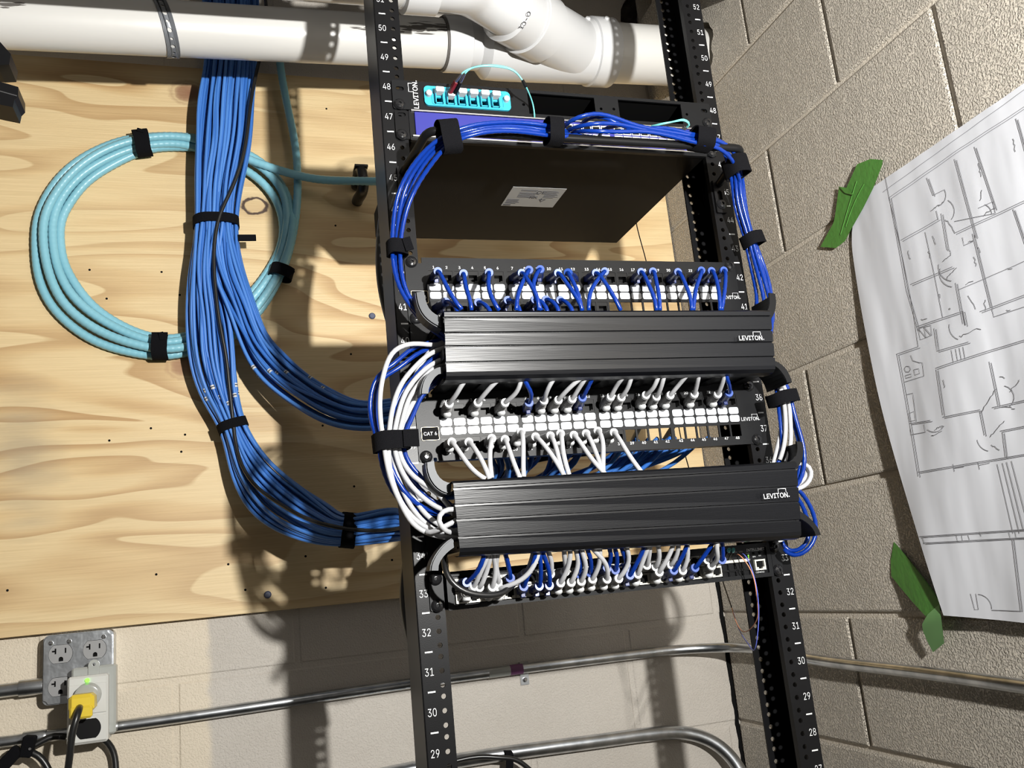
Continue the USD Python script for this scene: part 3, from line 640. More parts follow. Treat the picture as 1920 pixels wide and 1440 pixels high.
cp_ = obj('console_port', face_front(sbox(x - 8, z - 7, x + 8, z + 7).difference(union_all([sbox(x - 5.8, z - 3, x + 5.8, z + 4.8), sbox(x - 3, z - 5, x + 3, z)])), -6, 4), 'port_shell', s2)
obj('port_cavity', box(x - 6, x + 6, -2.4, -2.1, z - 5, z + 5), 'black_inside', cp_)
obj('console_text', text_front('CONSOLE', x, 1509.5, -2.1, 2.0), 'white_paint', s2)
obj('brand_mark', text_front('INTELLINET', 203.5, 1539.2, -2.1, 3.4, True), 'white_paint', s2)
obj('port_text', [text_front(t, x, z, -2.1, 1.8) for t, x, z in (('F/50', 165, 1538), ('F/51', 173, 1538), ('F/52', 181, 1538), ('PWR', 191, 1535), ('SYS', 191, 1527), ('RPS', 200, 1530), ('RST', 209, 1531))], 'white_paint', s2)
for z in (1532.5, 1530): obj('status_lamp', rings((191.5, -2, z), (191.5, -2.8, z), [(0, 0.9), (0.8, 0.8)], 8), 'led_green', s2)
obj('button', [rings((x, -2, 1534.6), (x, -3, 1534.6), [(0, 1.8), (1, 1.6)], 10) for x in (200, 209)], 'black_inside', s2)

# ---------------------------------------------------------------- lacing bar in front of the upper switch
YL = -88.0
bar = thing('lacing_bar', 'bent black steel rod with slotted feet in front of the upper switch', 'lacing bar', loc=(0, 0, 2060))
c1, c2 = onY(1386, 279, YL), onY(800, 244, YL)
f1, f2 = np.array([234.5, -6, 2068.0]), np.array([-234, -6, 2064.0])
c1, c2 = np.array([227, YL, 2081.0]), np.array([-217, YL, 2080.0])
def fillet(a, b, c, r=14, n=6):
    u = (a - b) / np.linalg.norm(a - b); w = (c - b) / np.linalg.norm(c - b); p, q = b + u * r, b + w * r
    return [p * (1 - t) ** 2 + b * 2 * t * (1 - t) + q * t * t for t in np.linspace(0, 1, n)]
rod = [f1] + fillet(f1, c1, c2) + fillet(c1, c2, f2) + [f2]
obj('rod', sweep(np.array(rod), 5.6, 14), 'black_metal', bar, smooth=40)
for s, z in ((1, 2048), (-1, 2046)):
    x = s * 234
    ft = obj('slotted_foot', face_front(rrect(x - 8.5, z - 25, x + 8.5, z + 27, 2).difference(rrect(x - 3.6, z - 16, x + 3.6, z + 10, 3.4)), -4.5, 4.2), 'black_metal', bar)
    screw(bar, x, z - 12, -4.5)

# ---------------------------------------------------------------- hook-and-loop ties
def tie(label, A, B, Y, depth, width, tail=None, Ya=None):
    """strap round a bundle whose two edges are traced at A and B; its loop follows the bundle's section"""
    a, b = onY(*A, Y if Ya is None else Ya), onY(*B, Y)
    c = (a + b) / 2; ac = b - a; h = np.linalg.norm(ac) / 2; ac /= 2 * h
    ax = np.cross(ac, Y3); ax /= np.linalg.norm(ax); dp = np.cross(ax, ac)
    n = 28; th = np.arange(n) * 2 * np.pi / n
    ce, se = np.sign(np.cos(th)) * np.abs(np.cos(th)) ** 0.7, np.sign(np.sin(th)) * np.abs(np.sin(th)) ** 0.7
    v, f = [], []
    for k, (off, gr) in enumerate(((-0.5, 0.0), (-0.5, 1.6), (0.5, 1.6), (0.5, 0.0))):
        wob = 0.8 * np.sin(3 * th + 1)
        v += list(c + ((h + gr) * ce)[:, None] * ac + ((depth / 2 + gr) * se)[:, None] * dp + (off * width + wob)[:, None] * ax)
    for k in range(4):
        for j in range(n):
            p, q, r_, s_ = k * n + j, k * n + (j + 1) % n, ((k + 1) % 4) * n + (j + 1) % n, ((k + 1) % 4) * n + j
            f += [[p, q, r_], [p, r_, s_]]
    t = thing('cable_tie', label, 'cable tie', loc=c)
    obj('strap', trimesh.Trimesh(v, f, process=False), 'black_cloth', t, smooth=50)
    if tail:                                  # the free end of the strap, lying over or sticking out
        e, L, w2 = tail[:3]
        e = ac * e[0] + ax * e[1] - Y3 * e[2]; e /= np.linalg.norm(e)
        p0 = c + ac * h * (0.55 if tail[0][0] > 0 else -0.55) - Y3 * (depth / 2 + 2.2)
        if len(tail) > 3: p0 = onY(*tail[3])
        side = np.cross(e, Y3); side = side / (np.linalg.norm(side) + 1e-9)
        obj('strap_end', obox(p0 + e * L / 2, e, side, L, 1.6, w2), 'black_cloth', t)
    return t

# ---------------------------------------------------------------- the two wall bundles of blue cable
# edges traced left / right with the depth of the bundle's middle and its half depth
TRUNK = [(385, -60, 481, -60, 500, 22), (385, 60, 481, 60, 500, 22), (384, 118, 480, 118, 500, 22), (374, 190, 476, 190, 500, 23), (369, 270, 470, 270, 500, 24), (366, 350, 452, 350, 502, 24), (367, 418, 444, 418, 504, 24)]
LOW = [(355, 520, 412, 520, 506, 24), (351, 600, 430, 600, 508, 22), (358, 680, 440, 680, 510, 21), (382, 750, 447, 742, 512, 20), (413, 806, 459, 790, 512, 20), (433, 880, 492, 845, 505, 21), (472, 958, 560, 905, 480, 22), (545, 1004, 625, 952, 430, 22), (650, 1021, 655, 968, 380, 20), (760, 1010, 752, 958, 320, 19)]
HIGH = [(405, 520, 461, 520, 500, 22), (428, 580, 480, 575, 498, 22), (450, 640, 502, 628, 495, 22), (480, 698, 535, 668, 485, 22), (530, 745, 578, 705, 460, 22), (598, 786, 632, 736, 420, 22), (692, 804, 696, 752, 370, 20), (770, 806, 765, 750, 320, 19)]
def section(st, a, b):
    xl, yl, xr, yr, Y, hd = st
    L, R = onY(xl, yl, Y), onY(xr, yr, Y)
    p = (L + R) / 2 + (R - L) / 2 * a; p = p + np.array([0, 1, 0]) * hd * b * math.sqrt(max(0.1, 1 - 0.75 * a * a)); return p
def bundle(n, branch, tag_rng, ends, label, group, px_lab, asl):
    r = random.Random(tag_rng)
    cols = 10; seats = []
    rows = -(-n // cols)
    for i in range(n):
        row, col = divmod(i, cols); seats.append((-0.98 + 1.96 * (col + 0.5 * (row % 2)) / (cols - 0.5), -0.95 + 1.9 * row / max(1, rows - 1)))
    for i, (a, b) in enumerate(seats):
        lo, hi = asl
        at = lo + (hi - lo) * (a + 1) / 2 + r.gauss(0, 0.10)
        at = max(-0.95, min(0.95, at)); bt = b + r.gauss(0, 0.25); da, dbv = 0.0, 0.0
        P = []
        for s in TRUNK:
            da = 0.6 * da + r.gauss(0, 0.035); dbv = 0.6 * dbv + r.gauss(0, 0.10)
            P.append(section(s, max(-1, min(1, at + da)), max(-1.05, min(1.05, bt + dbv))))
        aa = a + r.gauss(0, 0.12); cross = r.random() < 0.2; tgt = r.uniform(-0.9, 0.9)
        for k, s in enumerate(branch):
            da = 0.6 * da + r.gauss(0, 0.05); dbv = 0.6 * dbv + r.gauss(0, 0.12)
            ak = aa + ((tgt - aa) * k / len(branch) if cross else 0)
            P.append(section(s, max(-1, min(1, ak + da)), max(-1.05, min(1.05, b + dbv))))
        P += ends(i, r)
        P = resample(P, 16)
        tube = sweep(P, 3.15, 8)
        t = thing('data_cable', label, 'cable', group, loc=P[0])
        obj('jacket', tube, 'bundle_blue', t, smooth=True)
        if b < -0.25 and r.random() < 0.8:        # printed wrap labels on the outer cables
            want = px_lab(a, r)
            uv = (P - CAM) @ CM.T; yy = 720 + FPX * uv[:, 1] / uv[:, 2]
            k = int(np.argmin(np.abs(yy[:120] - want))); k = max(2, min(len(P) - 4, k))
            d = P[k + 1] - P[k]; d /= np.linalg.norm(d)
            obj('wrap_label', sweep(np.array([P[k] - d * 3.6, P[k] + d * 3.6]), 3.55, 10), 'white_paint', t, smooth=30)
            obj('label_print', sweep(np.array([P[k] - d * 1.4, P[k] + d * 0.6]), 3.65, 10, cap=False), 'ink', t, smooth=30)
def ends_low(i, r):
    tx = r.uniform(-150, 150) if i % 3 else r.uniform(20, 190)
    return [np.array([-215 + r.uniform(-6, 6), 250 + r.uniform(-12, 12), 1596 + r.uniform(-10, 10)]), np.array([-120 + 0.3 * tx, 170 + r.uniform(-25, 25), 1632 + r.uniform(-14, 14)]), np.array([0.75 * tx - 15, 110 + r.uniform(-20, 20), 1668 + r.uniform(-12, 12)]), np.array([tx, 45.0, 1700 + r.uniform(-5, 5)])]
def ends_high(i, r):
    tx = r.uniform(-200, 205); up = i % 2
    return [np.array([-215 + r.uniform(-6, 6), 255 + r.uniform(-10, 10), 1728 + r.uniform(-10, 10)]), np.array([-140 + 0.3 * tx, 190 + r.uniform(-25, 25), 1735 + (30 if up else 0) + r.uniform(-14, 14)]), np.array([0.8 * tx, 110 + r.uniform(-20, 20), (1840 if up else 1740) + r.uniform(-15, 15)]), np.array([tx, 45.0, (1872 if up else 1744) + r.uniform(-4, 4)])]
bundle(44, LOW, 11, ends_low, 'blue data cable in the wall bundle branch that sweeps lowest to the rack', 'blue cables of the low branch', lambda a, r: 735 + r.gauss(0, 12), (-0.98, 0.3))
bundle(40, HIGH, 23, ends_high, 'blue data cable in the wall bundle branch that enters the rack higher', 'blue cables of the high branch', lambda a, r: 705 + r.gauss(0, 12) + 14 * a, (-0.35, 0.98))
bc = resample(pts((484, -60, 474), (485, 118, 474), (472, 180, 472), (458, 280, 472), (436, 350, 474), (412, 405, 474), (402, 460, 476), (403, 530, 478), (413, 610, 480), (424, 670, 484), (431, 735, 487), (437, 790, 488), (446, 850, 482), (474, 905, 455), (525, 945, 415), (590, 978, 370), (655, 992, 352), (760, 988, 298)), 14)
t = thing('data_cable', 'single black cable lying over the blue wall bundle', 'cable', loc=bc[0])
obj('jacket', sweep(bc, 3.2, 10), 'black_rubber', t, smooth=True)

tie('black cable tie round the blue trunk with its tail sticking out to the right', (363, 419), (447, 419), 504, 60, 17, ((1, 0, 0), 34, 12, (443, 446, 490)))
tie('black cable tie round the low blue branch where it narrows', (410, 808), (462, 790), 512, 52, 16)
tie('black cable tie round the low blue branch beside the rack post', (649, 1026), (656, 963), 380, 50, 22)

# ---------------------------------------------------------------- aqua armoured cable coil
def ringpt(cx, cy, rx, ry, a, Y):
    return (cx + rx * math.cos(math.radians(a)), cy - ry * math.sin(math.radians(a)), Y)
AQ = [(520, 60, 530), (525, 118, 530), (537, 190, 532), (553, 270, 533), (558, 330, 533), (556, 390, 534)]
TURN = [  # tours of the coil, clockwise from the right
    [(549, 440), (530, 505), (492, 575), (432, 632), (355, 660), (300, 667), (243, 660), (180, 640), (134, 611), (98, 574), (76, 530), (67, 464), (70, 415), (92, 361), (134, 312), (186, 280), (243, 261), (290, 256), (340, 256), (420, 272), (490, 305), (535, 360)],
    [(547, 440), (526, 505), (486, 570), (428, 624), (355, 649), (300, 654), (260, 647), (208, 630), (157, 602), (117, 564), (92, 512), (81, 450), (83, 412), (105, 362), (140, 320), (188, 286), (243, 265), (290, 257), (340, 257), (412, 276), (482, 308), (530, 362)],
    [(535, 440), (514, 503), (470, 564), (418, 610), (352, 636), (300, 641), (262, 633), (213, 612), (168, 584), (133, 550), (109, 504), (99, 450), (101, 408), (122, 362), (157, 325), (205, 296), (256, 277), (292, 271), (340, 271), (405, 292), (470, 325), (516, 374)],
    [(530, 440), (508, 500), (463, 558), (410, 602), (350, 630), (300, 634), (265, 626), (222, 607), (175, 574), (141, 533), (121, 494), (113, 450), (116, 412), (133, 378), (164, 341), (208, 311), (256, 288), (292, 278), (340, 276), (403, 296), (468, 330), (510, 378)]]
seq = list(AQ)
dep = [546, 532, 540, 547]
for k, T in enumerate(TURN):
    seq += [(x, y, dep[k]) for x, y in T]
seq = seq[:-3] + [(420, 282, 526), (470, 300, 522), (530, 321, 515), (590, 335, 505), (650, 339, 480), (710, 340, 440), (800, 342, 380)]
aq = resample(pts(*seq), 3.3)
s_ = np.arange(len(aq)) * 3.3
t = thing('fiber_cable', 'aqua armoured fibre cable coiled in a wide ring on the plywood', 'fiber cable', loc=aq[0])
obj('jacket', sweep(aq, 7.6 + 0.3 * np.sin(2 * np.pi * s_ / 9.9), 10), 'aqua', t, smooth=True)
prn = []
rr_ = random.Random(9)
kk = [i for i in range(len(aq)) if 0]
tie('black cable tie at the top of the aqua coil', (262, 247), (272, 290), 531, 34, 26, ((-0.4, 0.2, 0), 6, 12))
tie('black cable tie on the right side of the aqua coil, half turned', (508, 505), (548, 517), 531, 34, 22, ((1, -0.6, 0), 10, 16))
tie('black cable tie at the bottom of the aqua coil', (300, 673), (300, 626), 531, 34, 26, ((0.2, -1, 0), 8, 14))
# black clip that carries the aqua cable to the rack
p = onY(676, 340, 505)
cl = thing('cable_clip', 'black rubber clip holding the aqua cable beside the left post', 'cable clip', loc=p)
obj('loop', sweep(resample([p + np.array([dx, dy, dz]) for dx, dy, dz in ((-2, 45, 13), (-2, 10, 18), (0, -14, 16), (2, -20, 0), (2, -14, -18), (0, 8, -24), (-2, 46, -22))], 4), 10.5, 14), 'black_rubber', cl, smooth=True)
obj('cap', obox(p + np.array([0, -8, 22]), X3, Z3, 25, 30, 5), 'black_rubber', cl)

# ---------------------------------------------------------------- patch cords
def boot_prof(n, white):
    r = np.linspace(6.4, 4.7, n)
    if white: r = r + np.where(np.arange(n) % 2 == 0, 0.35, -0.35)
    r[-2:] = 5.6; return r
def cord(label, colour, group, jackpt, bootpx, path, Yb=-40, hood=True, r=None):
    """patch cord: jackpt the port, bootpx the traced end of its boot, path the rest of the cord as (px, py, depth)"""
    j = np.array(jackpt, float); b = onY(*bootpx, Yb)
    P = np.vstack([[b], pts(*path)])
    d = b - j; L = np.linalg.norm(d); d /= L
    white = colour == 'white'
    t = thing('patch_cable', label, 'patch cord', group, loc=j)
    rad = r or (2.95 if white else 2.8)
    full = np.vstack([[j + d * L * 0.72], P])
    C = resample(full, 5 if white else 3.4)
    obj('cord', sweep(C, rad, 9, True, 0.0 if white else 0.085, 10.0), 'white_cable' if white else 'blue_cable', t, smooth=True)
    dd = np.array([0, -1.0, 0]); 
    obj('plug', obox(j + d * 7, d, Z3, 22, 11.6, 8.2), 'white_boot' if white else 'blue_boot', t)
    n = 13; C2 = resample(np.vstack([[j + d * 13], [j + d * L * 0.6], [b]]), 40)
    C2 = np.array([C2[0] + (C2[-1] - C2[0]) * k / (n - 1) for k in range(n)])
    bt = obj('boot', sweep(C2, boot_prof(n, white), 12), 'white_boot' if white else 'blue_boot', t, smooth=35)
    rg = obj('boot_collar', sweep(np.array([b - d * 2.4, b + d * 1.2]), np.array([6.0, 5.4]), 14), 'white_paint' if white else 'blue_ring', t, smooth=40)
    if hood:
        hc = j + d * 13 + np.array([0, 0, -6.6])
        if white:
            s = trimesh.creation.icosphere(2, 1.0); s.vertices *= (5.2, 6.5, 4.2); s.apply_translation(hc); obj('latch_hood', s, 'white_paint', t, smooth=True)
        else:
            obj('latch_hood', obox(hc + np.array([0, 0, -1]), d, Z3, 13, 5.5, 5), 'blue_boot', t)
    return t
ORD = ['first', 'second', 'third', 'fourth', 'fifth', 'sixth', 'seventh', 'eighth', 'ninth', 'tenth', 'eleventh', 'twelfth', 'thirteenth', 'fourteenth', 'fifteenth', 'sixteenth', 'seventeenth', 'eighteenth', 'nineteenth', 'twentieth', 'twenty-first', 'twenty-second', 'twenty-third', 'twenty-fourth', 'twenty-fifth', 'twenty-sixth', 'twenty-seventh', 'twenty-eighth', 'twenty-ninth', 'thirtieth', 'thirty-first', 'thirty-second', 'thirty-third', 'thirty-fourth', 'thirty-fifth', 'thirty-sixth', 'thirty-seventh', 'thirty-eighth']
# upper patch panel, top row: (port, boot end, path)
UP = [(1, (821, 509), [(833, 528), (848, 556), (866, 580)]), (3, (869, 513), [(874, 540), (880, 560), (884, 582)]), (5, (917, 511), [(916, 535), (923, 560), (936, 582)]), (7, (978, 512), [(989, 524), (1000, 542), (1010, 582)]), (8, (992, 506), [(977, 536), (970, 560), (968, 582)]),
      (9, (1013, 505), [(1001, 530), (1005, 558), (1015, 582)]), (10, (1046, 512), [(1064, 533), (1080, 556), (1092, 582)]), (12, (1065, 511), [(1076, 532), (1085, 556), (1091, 583)]), (13, (1117, 512), [(1131, 525), (1146, 548), (1164, 582)]), (14, (1134, 509), [(1113, 536), (1105, 558), (1104, 582)]),
      (17, (1202, 510), [(1216, 533), (1226, 558), (1231, 582)]), (18, (1224, 509), [(1232, 535), (1236, 560), (1237, 582)]), (20, (1271, 510), [(1286, 535), (1294, 558), (1297, 582)]), (22, (1315, 507), [(1307, 535), (1302, 560), (1300, 582)]), (23, (1334, 508), [(1345, 532), (1349, 558), (1350, 582)]), (24, (1357, 507), [(1360, 530), (1357, 558), (1353, 582)])]
for i, (port, b, pa_) in enumerate(UP):
    n = len(pa_)
    cord(f'blue patch cord in port {port}, top row of the upper patch panel', 'blue', 'blue cords of the upper patch panel', (PX[port - 1], -2, R1['j1'] - 2), b, [(x, y, (-58, -66, -66)[min(k, 2)]) for k, (x, y) in enumerate(pa_)])
for i, (port, b, w) in enumerate(((1, (836, 566), 'far left'), (4, (897, 567), 'below port 4'), (8, (952, 563), 'below port 8'), (9, (1003, 562), 'below port 9'), (11, (1024, 562), 'below port 11'), (12, (1050, 563), 'below port 12'))):
    k = int(np.argmin([abs(onY(b[0] - 16, b[1] + 8, -2)[0] - x) for x in PX[:14]]))
    cord(f'blue patch cord in port {k + 25}, half hidden bottom row of the upper patch panel', 'blue', 'blue cords of the upper patch panel', (PX[k], -2, R1['j2'] - 1), b, [(b[0] + 14, b[1] + 6, -56), (b[0] + 24, b[1] + 24, -62)])
# lower patch panel, top row
wt = [('w', (842, 757), [(855, 740), (866, 722), (889, 700)]), ('w', (896, 755), [(912, 735), (928, 718), (955, 697)]), ('w', (947, 755), [(966, 738), (975, 720), (978, 698)]), ('b', (992, 755), [(996, 740), (990, 725), (980, 705)]), ('w', (1020, 751), [(1025, 735), (1034, 717), (1051, 696)]),
      ('w', (1047, 750), [(1064, 731), (1083, 714), (1110, 694)]), ('w', (1073, 748), [(1086, 727), (1096, 712), (1106, 696)]), ('b', (1092, 746), [(1102, 727), (1110, 710), (1116, 694)]), ('w', (1145, 744), [(1157, 722), (1166, 710), (1177, 694)]), ('w', (1165, 745), [(1177, 727), (1183, 710), (1189, 692)]),
      ('w', (1211, 741), [(1225, 727), (1233, 710), (1241, 692)]), ('w', (1231, 744), [(1239, 727), (1244, 710), (1248, 690)]), ('w', (1257, 741), [(1275, 719), (1286, 706), (1300, 690)]), ('w', (1302, 739), [(1307, 720), (1310, 706), (1312, 688)]), ('w', (1346, 739), [(1354, 720), (1359, 705), (1364, 688)]), ('b', (1367, 737), [(1367, 722), (1363, 708), (1359, 692)])]
cnt = {'w': 0, 'b': 0}
for i, (c, b, p) in enumerate(wt):
    jx = onY(b[0] - 13, b[1] + 15, -2)[0]; k = int(np.argmin([abs(jx - x) for x in PX])); cnt[c] += 1
    cord(f'{"white" if c == "w" else "blue"} patch cord rising from port {k + 1}, top row of the lower patch panel', 'white' if c == 'w' else 'blue', 'cords in the top row of the lower patch panel', (PX[k], -2, R2['j1'] - 2), b, [(x, y, (-58, -70, -74)[min(q, 2)]) for q, (x, y) in enumerate(p)], Yb=-38)
wbm = [((847, 829), [(870, 860), (886, 880), (910, 898)]), ((879, 829), [(897, 852), (908, 873), (918, 898)]), ((922, 822), [(919, 845), (919, 868), (922, 896)]), ((947, 824), [(957, 850), (965, 872), (975, 896)]), ((977, 810), [(981, 835), (981, 865), (982, 894)]), ((1004, 819), [(1030, 847), (1043, 866), (1058, 892)]),
       ((1032, 817), [(1045, 848), (1050, 868), (1057, 892)]), ((1051, 813), [(1055, 840), (1059, 862), (1067, 890)]), ((1076, 816), [(1102, 850), (1115, 867), (1134, 888)]), ((1099, 813), [(1116, 845), (1124, 866), (1133, 888)]), ((1121, 808), [(1130, 828), (1131, 855), (1131, 886)]), ((1151, 811), [(1172, 841), (1185, 861), (1205, 888)])]
for i, (b, p) in enumerate(wbm):
    jx = onY(b[0] - 14, b[1] + 8, -2)[0]; k = int(np.argmin([abs(jx - x) for x in PX[:14]]))
    cord(f'white patch cord dropping from port {k + 25}, bottom row of the lower patch panel', 'white', 'cords in the bottom row of the lower patch panel', (PX[k], -2, R2['j2'] - 1), b, [(x, y, (-60, -68, -72)[min(q, 2)]) for q, (x, y) in enumerate(p)], Yb=-38)
# lower switch: (colour, boot end, path up to the cover)
sc = [('b', (875, 1092), [(890, 1078), (902, 1058), (912, 1022)]), ('w', (888, 1100), [(900, 1075), (912, 1048), (918, 1022)]), ('w', (899, 1101), [(912, 1072), (919, 1045), (923, 1022)]), ('w', (923, 1101), [(929, 1070), (927, 1045), (926, 1020)]), ('w', (934, 1092), [(931, 1066), (932, 1045), (937, 1018)]),
      ('b', (957, 1084), [(953, 1060), (948, 1040), (942, 1018)]), ('w', (938, 1104), [(972, 1090), (1001, 1060), (1013, 1012)]), ('b', (982, 1100), [(990, 1080), (1000, 1055), (1006, 1014)]), ('w', (986, 1074), [(995, 1055), (1000, 1035), (1002, 1014)]), ('b', (1011, 1099), [(1014, 1075), (1013, 1050), (1011, 1014)]),
      ('b', (1030, 1098), [(1029, 1070), (1021, 1045), (1014, 1014)]), ('w', (1032, 1076), [(1034, 1055), (1028, 1035), (1021, 1012)]), ('w', (1051, 1093), [(1064, 1066), (1069, 1040), (1067, 1008)]), ('w', (1060, 1072), [(1060, 1055), (1058, 1035), (1058, 1008)]), ('w', (1071, 1092), [(1083, 1062), (1081, 1035), (1074, 1006)]),
      ('b', (1086, 1076), [(1089, 1058), (1087, 1035), (1084, 1006)]), ('w', (1090, 1090), [(1098, 1068), (1095, 1045), (1087, 1008)]), ('b', (1107, 1074), [(1108, 1055), (1103, 1035), (1093, 1004)]), ('w', (1138, 1086), [(1138, 1064), (1124, 1042), (1098, 1010)]), ('w', (1111, 1086), [(1122, 1062), (1125, 1040), (1124, 1004)]),
      ('b', (1138, 1066), [(1145, 1045), (1143, 1028), (1139, 1000)]), ('b', (1154, 1069), [(1157, 1048), (1153, 1028), (1149, 1000)]), ('b', (1176, 1064), [(1172, 1046), (1166, 1028), (1158, 998)]), ('w', (1160, 1085), [(1177, 1058), (1177, 1034), (1168, 1000)]), ('b', (1181, 1079), [(1196, 1052), (1208, 1025), (1214, 996)]),
      ('w', (1196, 1077), [(1206, 1050), (1215, 1025), (1222, 996)]), ('w', (1213, 1060), [(1217, 1042), (1219, 1022), (1219, 996)]), ('w', (1230, 1063), [(1236, 1045), (1234, 1024), (1232, 994)]), ('w', (1236, 1073), [(1250, 1050), (1262, 1022), (1266, 994)]), ('w', (1258, 1059), [(1269, 1040), (1272, 1018), (1273, 992)]),
      ('b', (1263, 1070), [(1278, 1046), (1288, 1022), (1293, 992)]), ('w', (1280, 1070), [(1289, 1045), (1288, 1020), (1284, 992)]), ('b', (1303, 1065), [(1322, 1040), (1338, 1015), (1346, 988)]), ('w', (1327, 1050), [(1339, 1036), (1345, 1016), (1348, 990)]), ('w', (1334, 1061), [(1344, 1050), (1345, 1036), (1346, 1010)]), ('b', (1354, 1050), [(1355, 1028), (1353, 1010), (1350, 986)])]
taken = set()
cnt = {'w': 0, 'b': 0}; tot = {'w': sum(a[0] == 'w' for a in sc), 'b': sum(a[0] == 'b' for a in sc)}
for i, (c, b, p) in enumerate(sorted(sc, key=lambda a: a[1][0])):
    row = 0
    opts = sorted(((abs(onY(b[0] - 15, b[1] + (4 if rr else 8), -2)[0] - x) + abs(onY(b[0] - 15, b[1] + 5, -2)[2] - (1531 if rr else 1516)) * 0.8, rr, k) for rr in (0, 1) for k, x in enumerate(SX) if (rr, k) not in taken))
    _, rr, k = opts[0]; taken.add((rr, k))
    w = 'white' if c == 'w' else 'blue'; o = ORD[cnt[c]]; cnt[c] += 1
    cord(f'{w} patch cord, {o} {w} one from the left end of the lower switch', w, f'{w} cords of the lower switch', (SX[k], -4, 1531 if rr else 1516), b, [(x, y, (-52, -64, -72)[min(q, 2)]) for q, (x, y) in enumerate(p)], Yb=-36, hood=not rr)

def loose(label, colour, group, path, r=None, name='patch_cable', step=None):
    P = resample(pts(*path), step or (6 if colour == 'white' else 3.4))
    t = thing(name, label, 'patch cord', group, loc=P[0])
    obj('cord', sweep(P, r or (2.95 if colour == 'white' else 2.8), 10, True, 0.0 if colour == 'white' else 0.085, 10.0), colour + '_cable', t, smooth=True)
# cords looped down the left side between the managers
LW = [[(840, 640, -50), (790, 645, -62), (765, 646, -66), (741, 657, -66), (722, 692, -66), (713, 740, -66), (715, 800, -66), (719, 828, -66), (724, 862, -66), (735, 905, -66), (752, 945, -66), (776, 983, -66), (806, 1001, -62), (862, 1008, -56)],
      [(850, 648, -58), (832, 653, -62), (806, 664, -64), (778, 688, -64), (754, 718, -64), (737, 762, -64), (729, 828, -64), (730, 870, -64), (737, 905, -64), (756, 948, -64), (777, 973, -64), (812, 994, -60), (866, 990, -56)],
      [(850, 668, -58), (832, 673, -62), (812, 682, -62), (783, 706, -62), (760, 738, -62), (746, 780, -62), (739, 828, -62), (746, 865, -62), (763, 900, -62), (790, 930, -62), (822, 952, -60), (866, 962, -58)],
      [(850, 678, -54), (832, 682, -58), (811, 693, -58), (788, 716, -58), (766, 750, -58), (754, 790, -58), (747, 828, -58), (754, 862, -60), (776, 893, -62), (812, 919, -62), (836, 942, -62), (846, 957, -60), (868, 980, -56)],
      [(838, 640, -44), (815, 650, -46), (799, 668, -48), (784, 694, -50), (771, 726, -50), (761, 772, -50), (748, 828, -52), (751, 870, -54), (770, 920, -54), (793, 958, -54), (818, 980, -54), (866, 1000, -50)],
      [(842, 690, -46), (818, 700, -48), (792, 726, -48), (772, 760, -48), (752, 800, -50), (738, 828, -54), (742, 880, -56), (758, 926, -56), (778, 960, -56), (802, 985, -54), (866, 1004, -48)],
      [(868, 954, -84), (846, 955, -88), (829, 961, -88), (823, 974, -88), (829, 988, -86), (838, 996, -80), (860, 1000, -70)], [(868, 972, -80), (850, 979, -84), (830, 989, -82), (815, 996, -74), (800, 998, -66)]]
LB = [[(842, 632, -40), (800, 644, -48), (770, 656, -52), (738, 682, -54), (711, 704, -52), (695, 745, -50), (697, 790, -50), (708, 828, -54), (716, 870, -54), (728, 905, -54), (745, 932, -52), (770, 952, -50), (806, 962, -46), (866, 968, -44)],
      [(842, 640, -42), (812, 650, -46), (776, 668, -50), (744, 692, -50), (716, 712, -48), (704, 750, -46), (706, 790, -46), (713, 828, -50), (722, 872, -50), (738, 912, -50), (764, 945, -48), (800, 972, -44), (866, 984, -42)],
      [(850, 658, -50), (830, 662, -54), (803, 680, -56), (778, 706, -56), (752, 738, -56), (735, 780, -56), (724, 828, -58), (735, 880, -58), (752, 912, -58), (774, 938, -56), (800, 954, -52), (866, 964, -48)],
      [(845, 690, -42), (812, 716, -44), (790, 744, -44), (772, 784, -46), (757, 828, -50), (764, 862, -52), (788, 893, -52), (806, 912, -52), (832, 936, -52), (852, 952, -50), (868, 956, -48)],
      [(845, 700, -38), (806, 728, -40), (782, 756, -40), (766, 790, -42), (752, 828, -46), (760, 872, -48), (780, 908, -48), (806, 934, -48), (866, 962, -44)]]
for k, P in enumerate(LW[:6]): loose('white patch cord in the tied loop left of the rack, between the two cable managers', 'white', 'white cords looped at the left', P)
loose('white patch cord making a small curl at the left end of the lower cable manager', 'white', None, LW[6])
loose('short white patch cord end under the small curl at the lower cable manager', 'white', None, LW[7])
for P in LB: loose('blue patch cord in the tied loop left of the rack, between the two cable managers', 'blue', 'blue cords looped at the left', P)
tie('black cable tie round the white and blue loop left of the lower patch panel', (701, 832), (765, 826), -57, 34, 21, ((1, -0.05, 0), 18, 20))
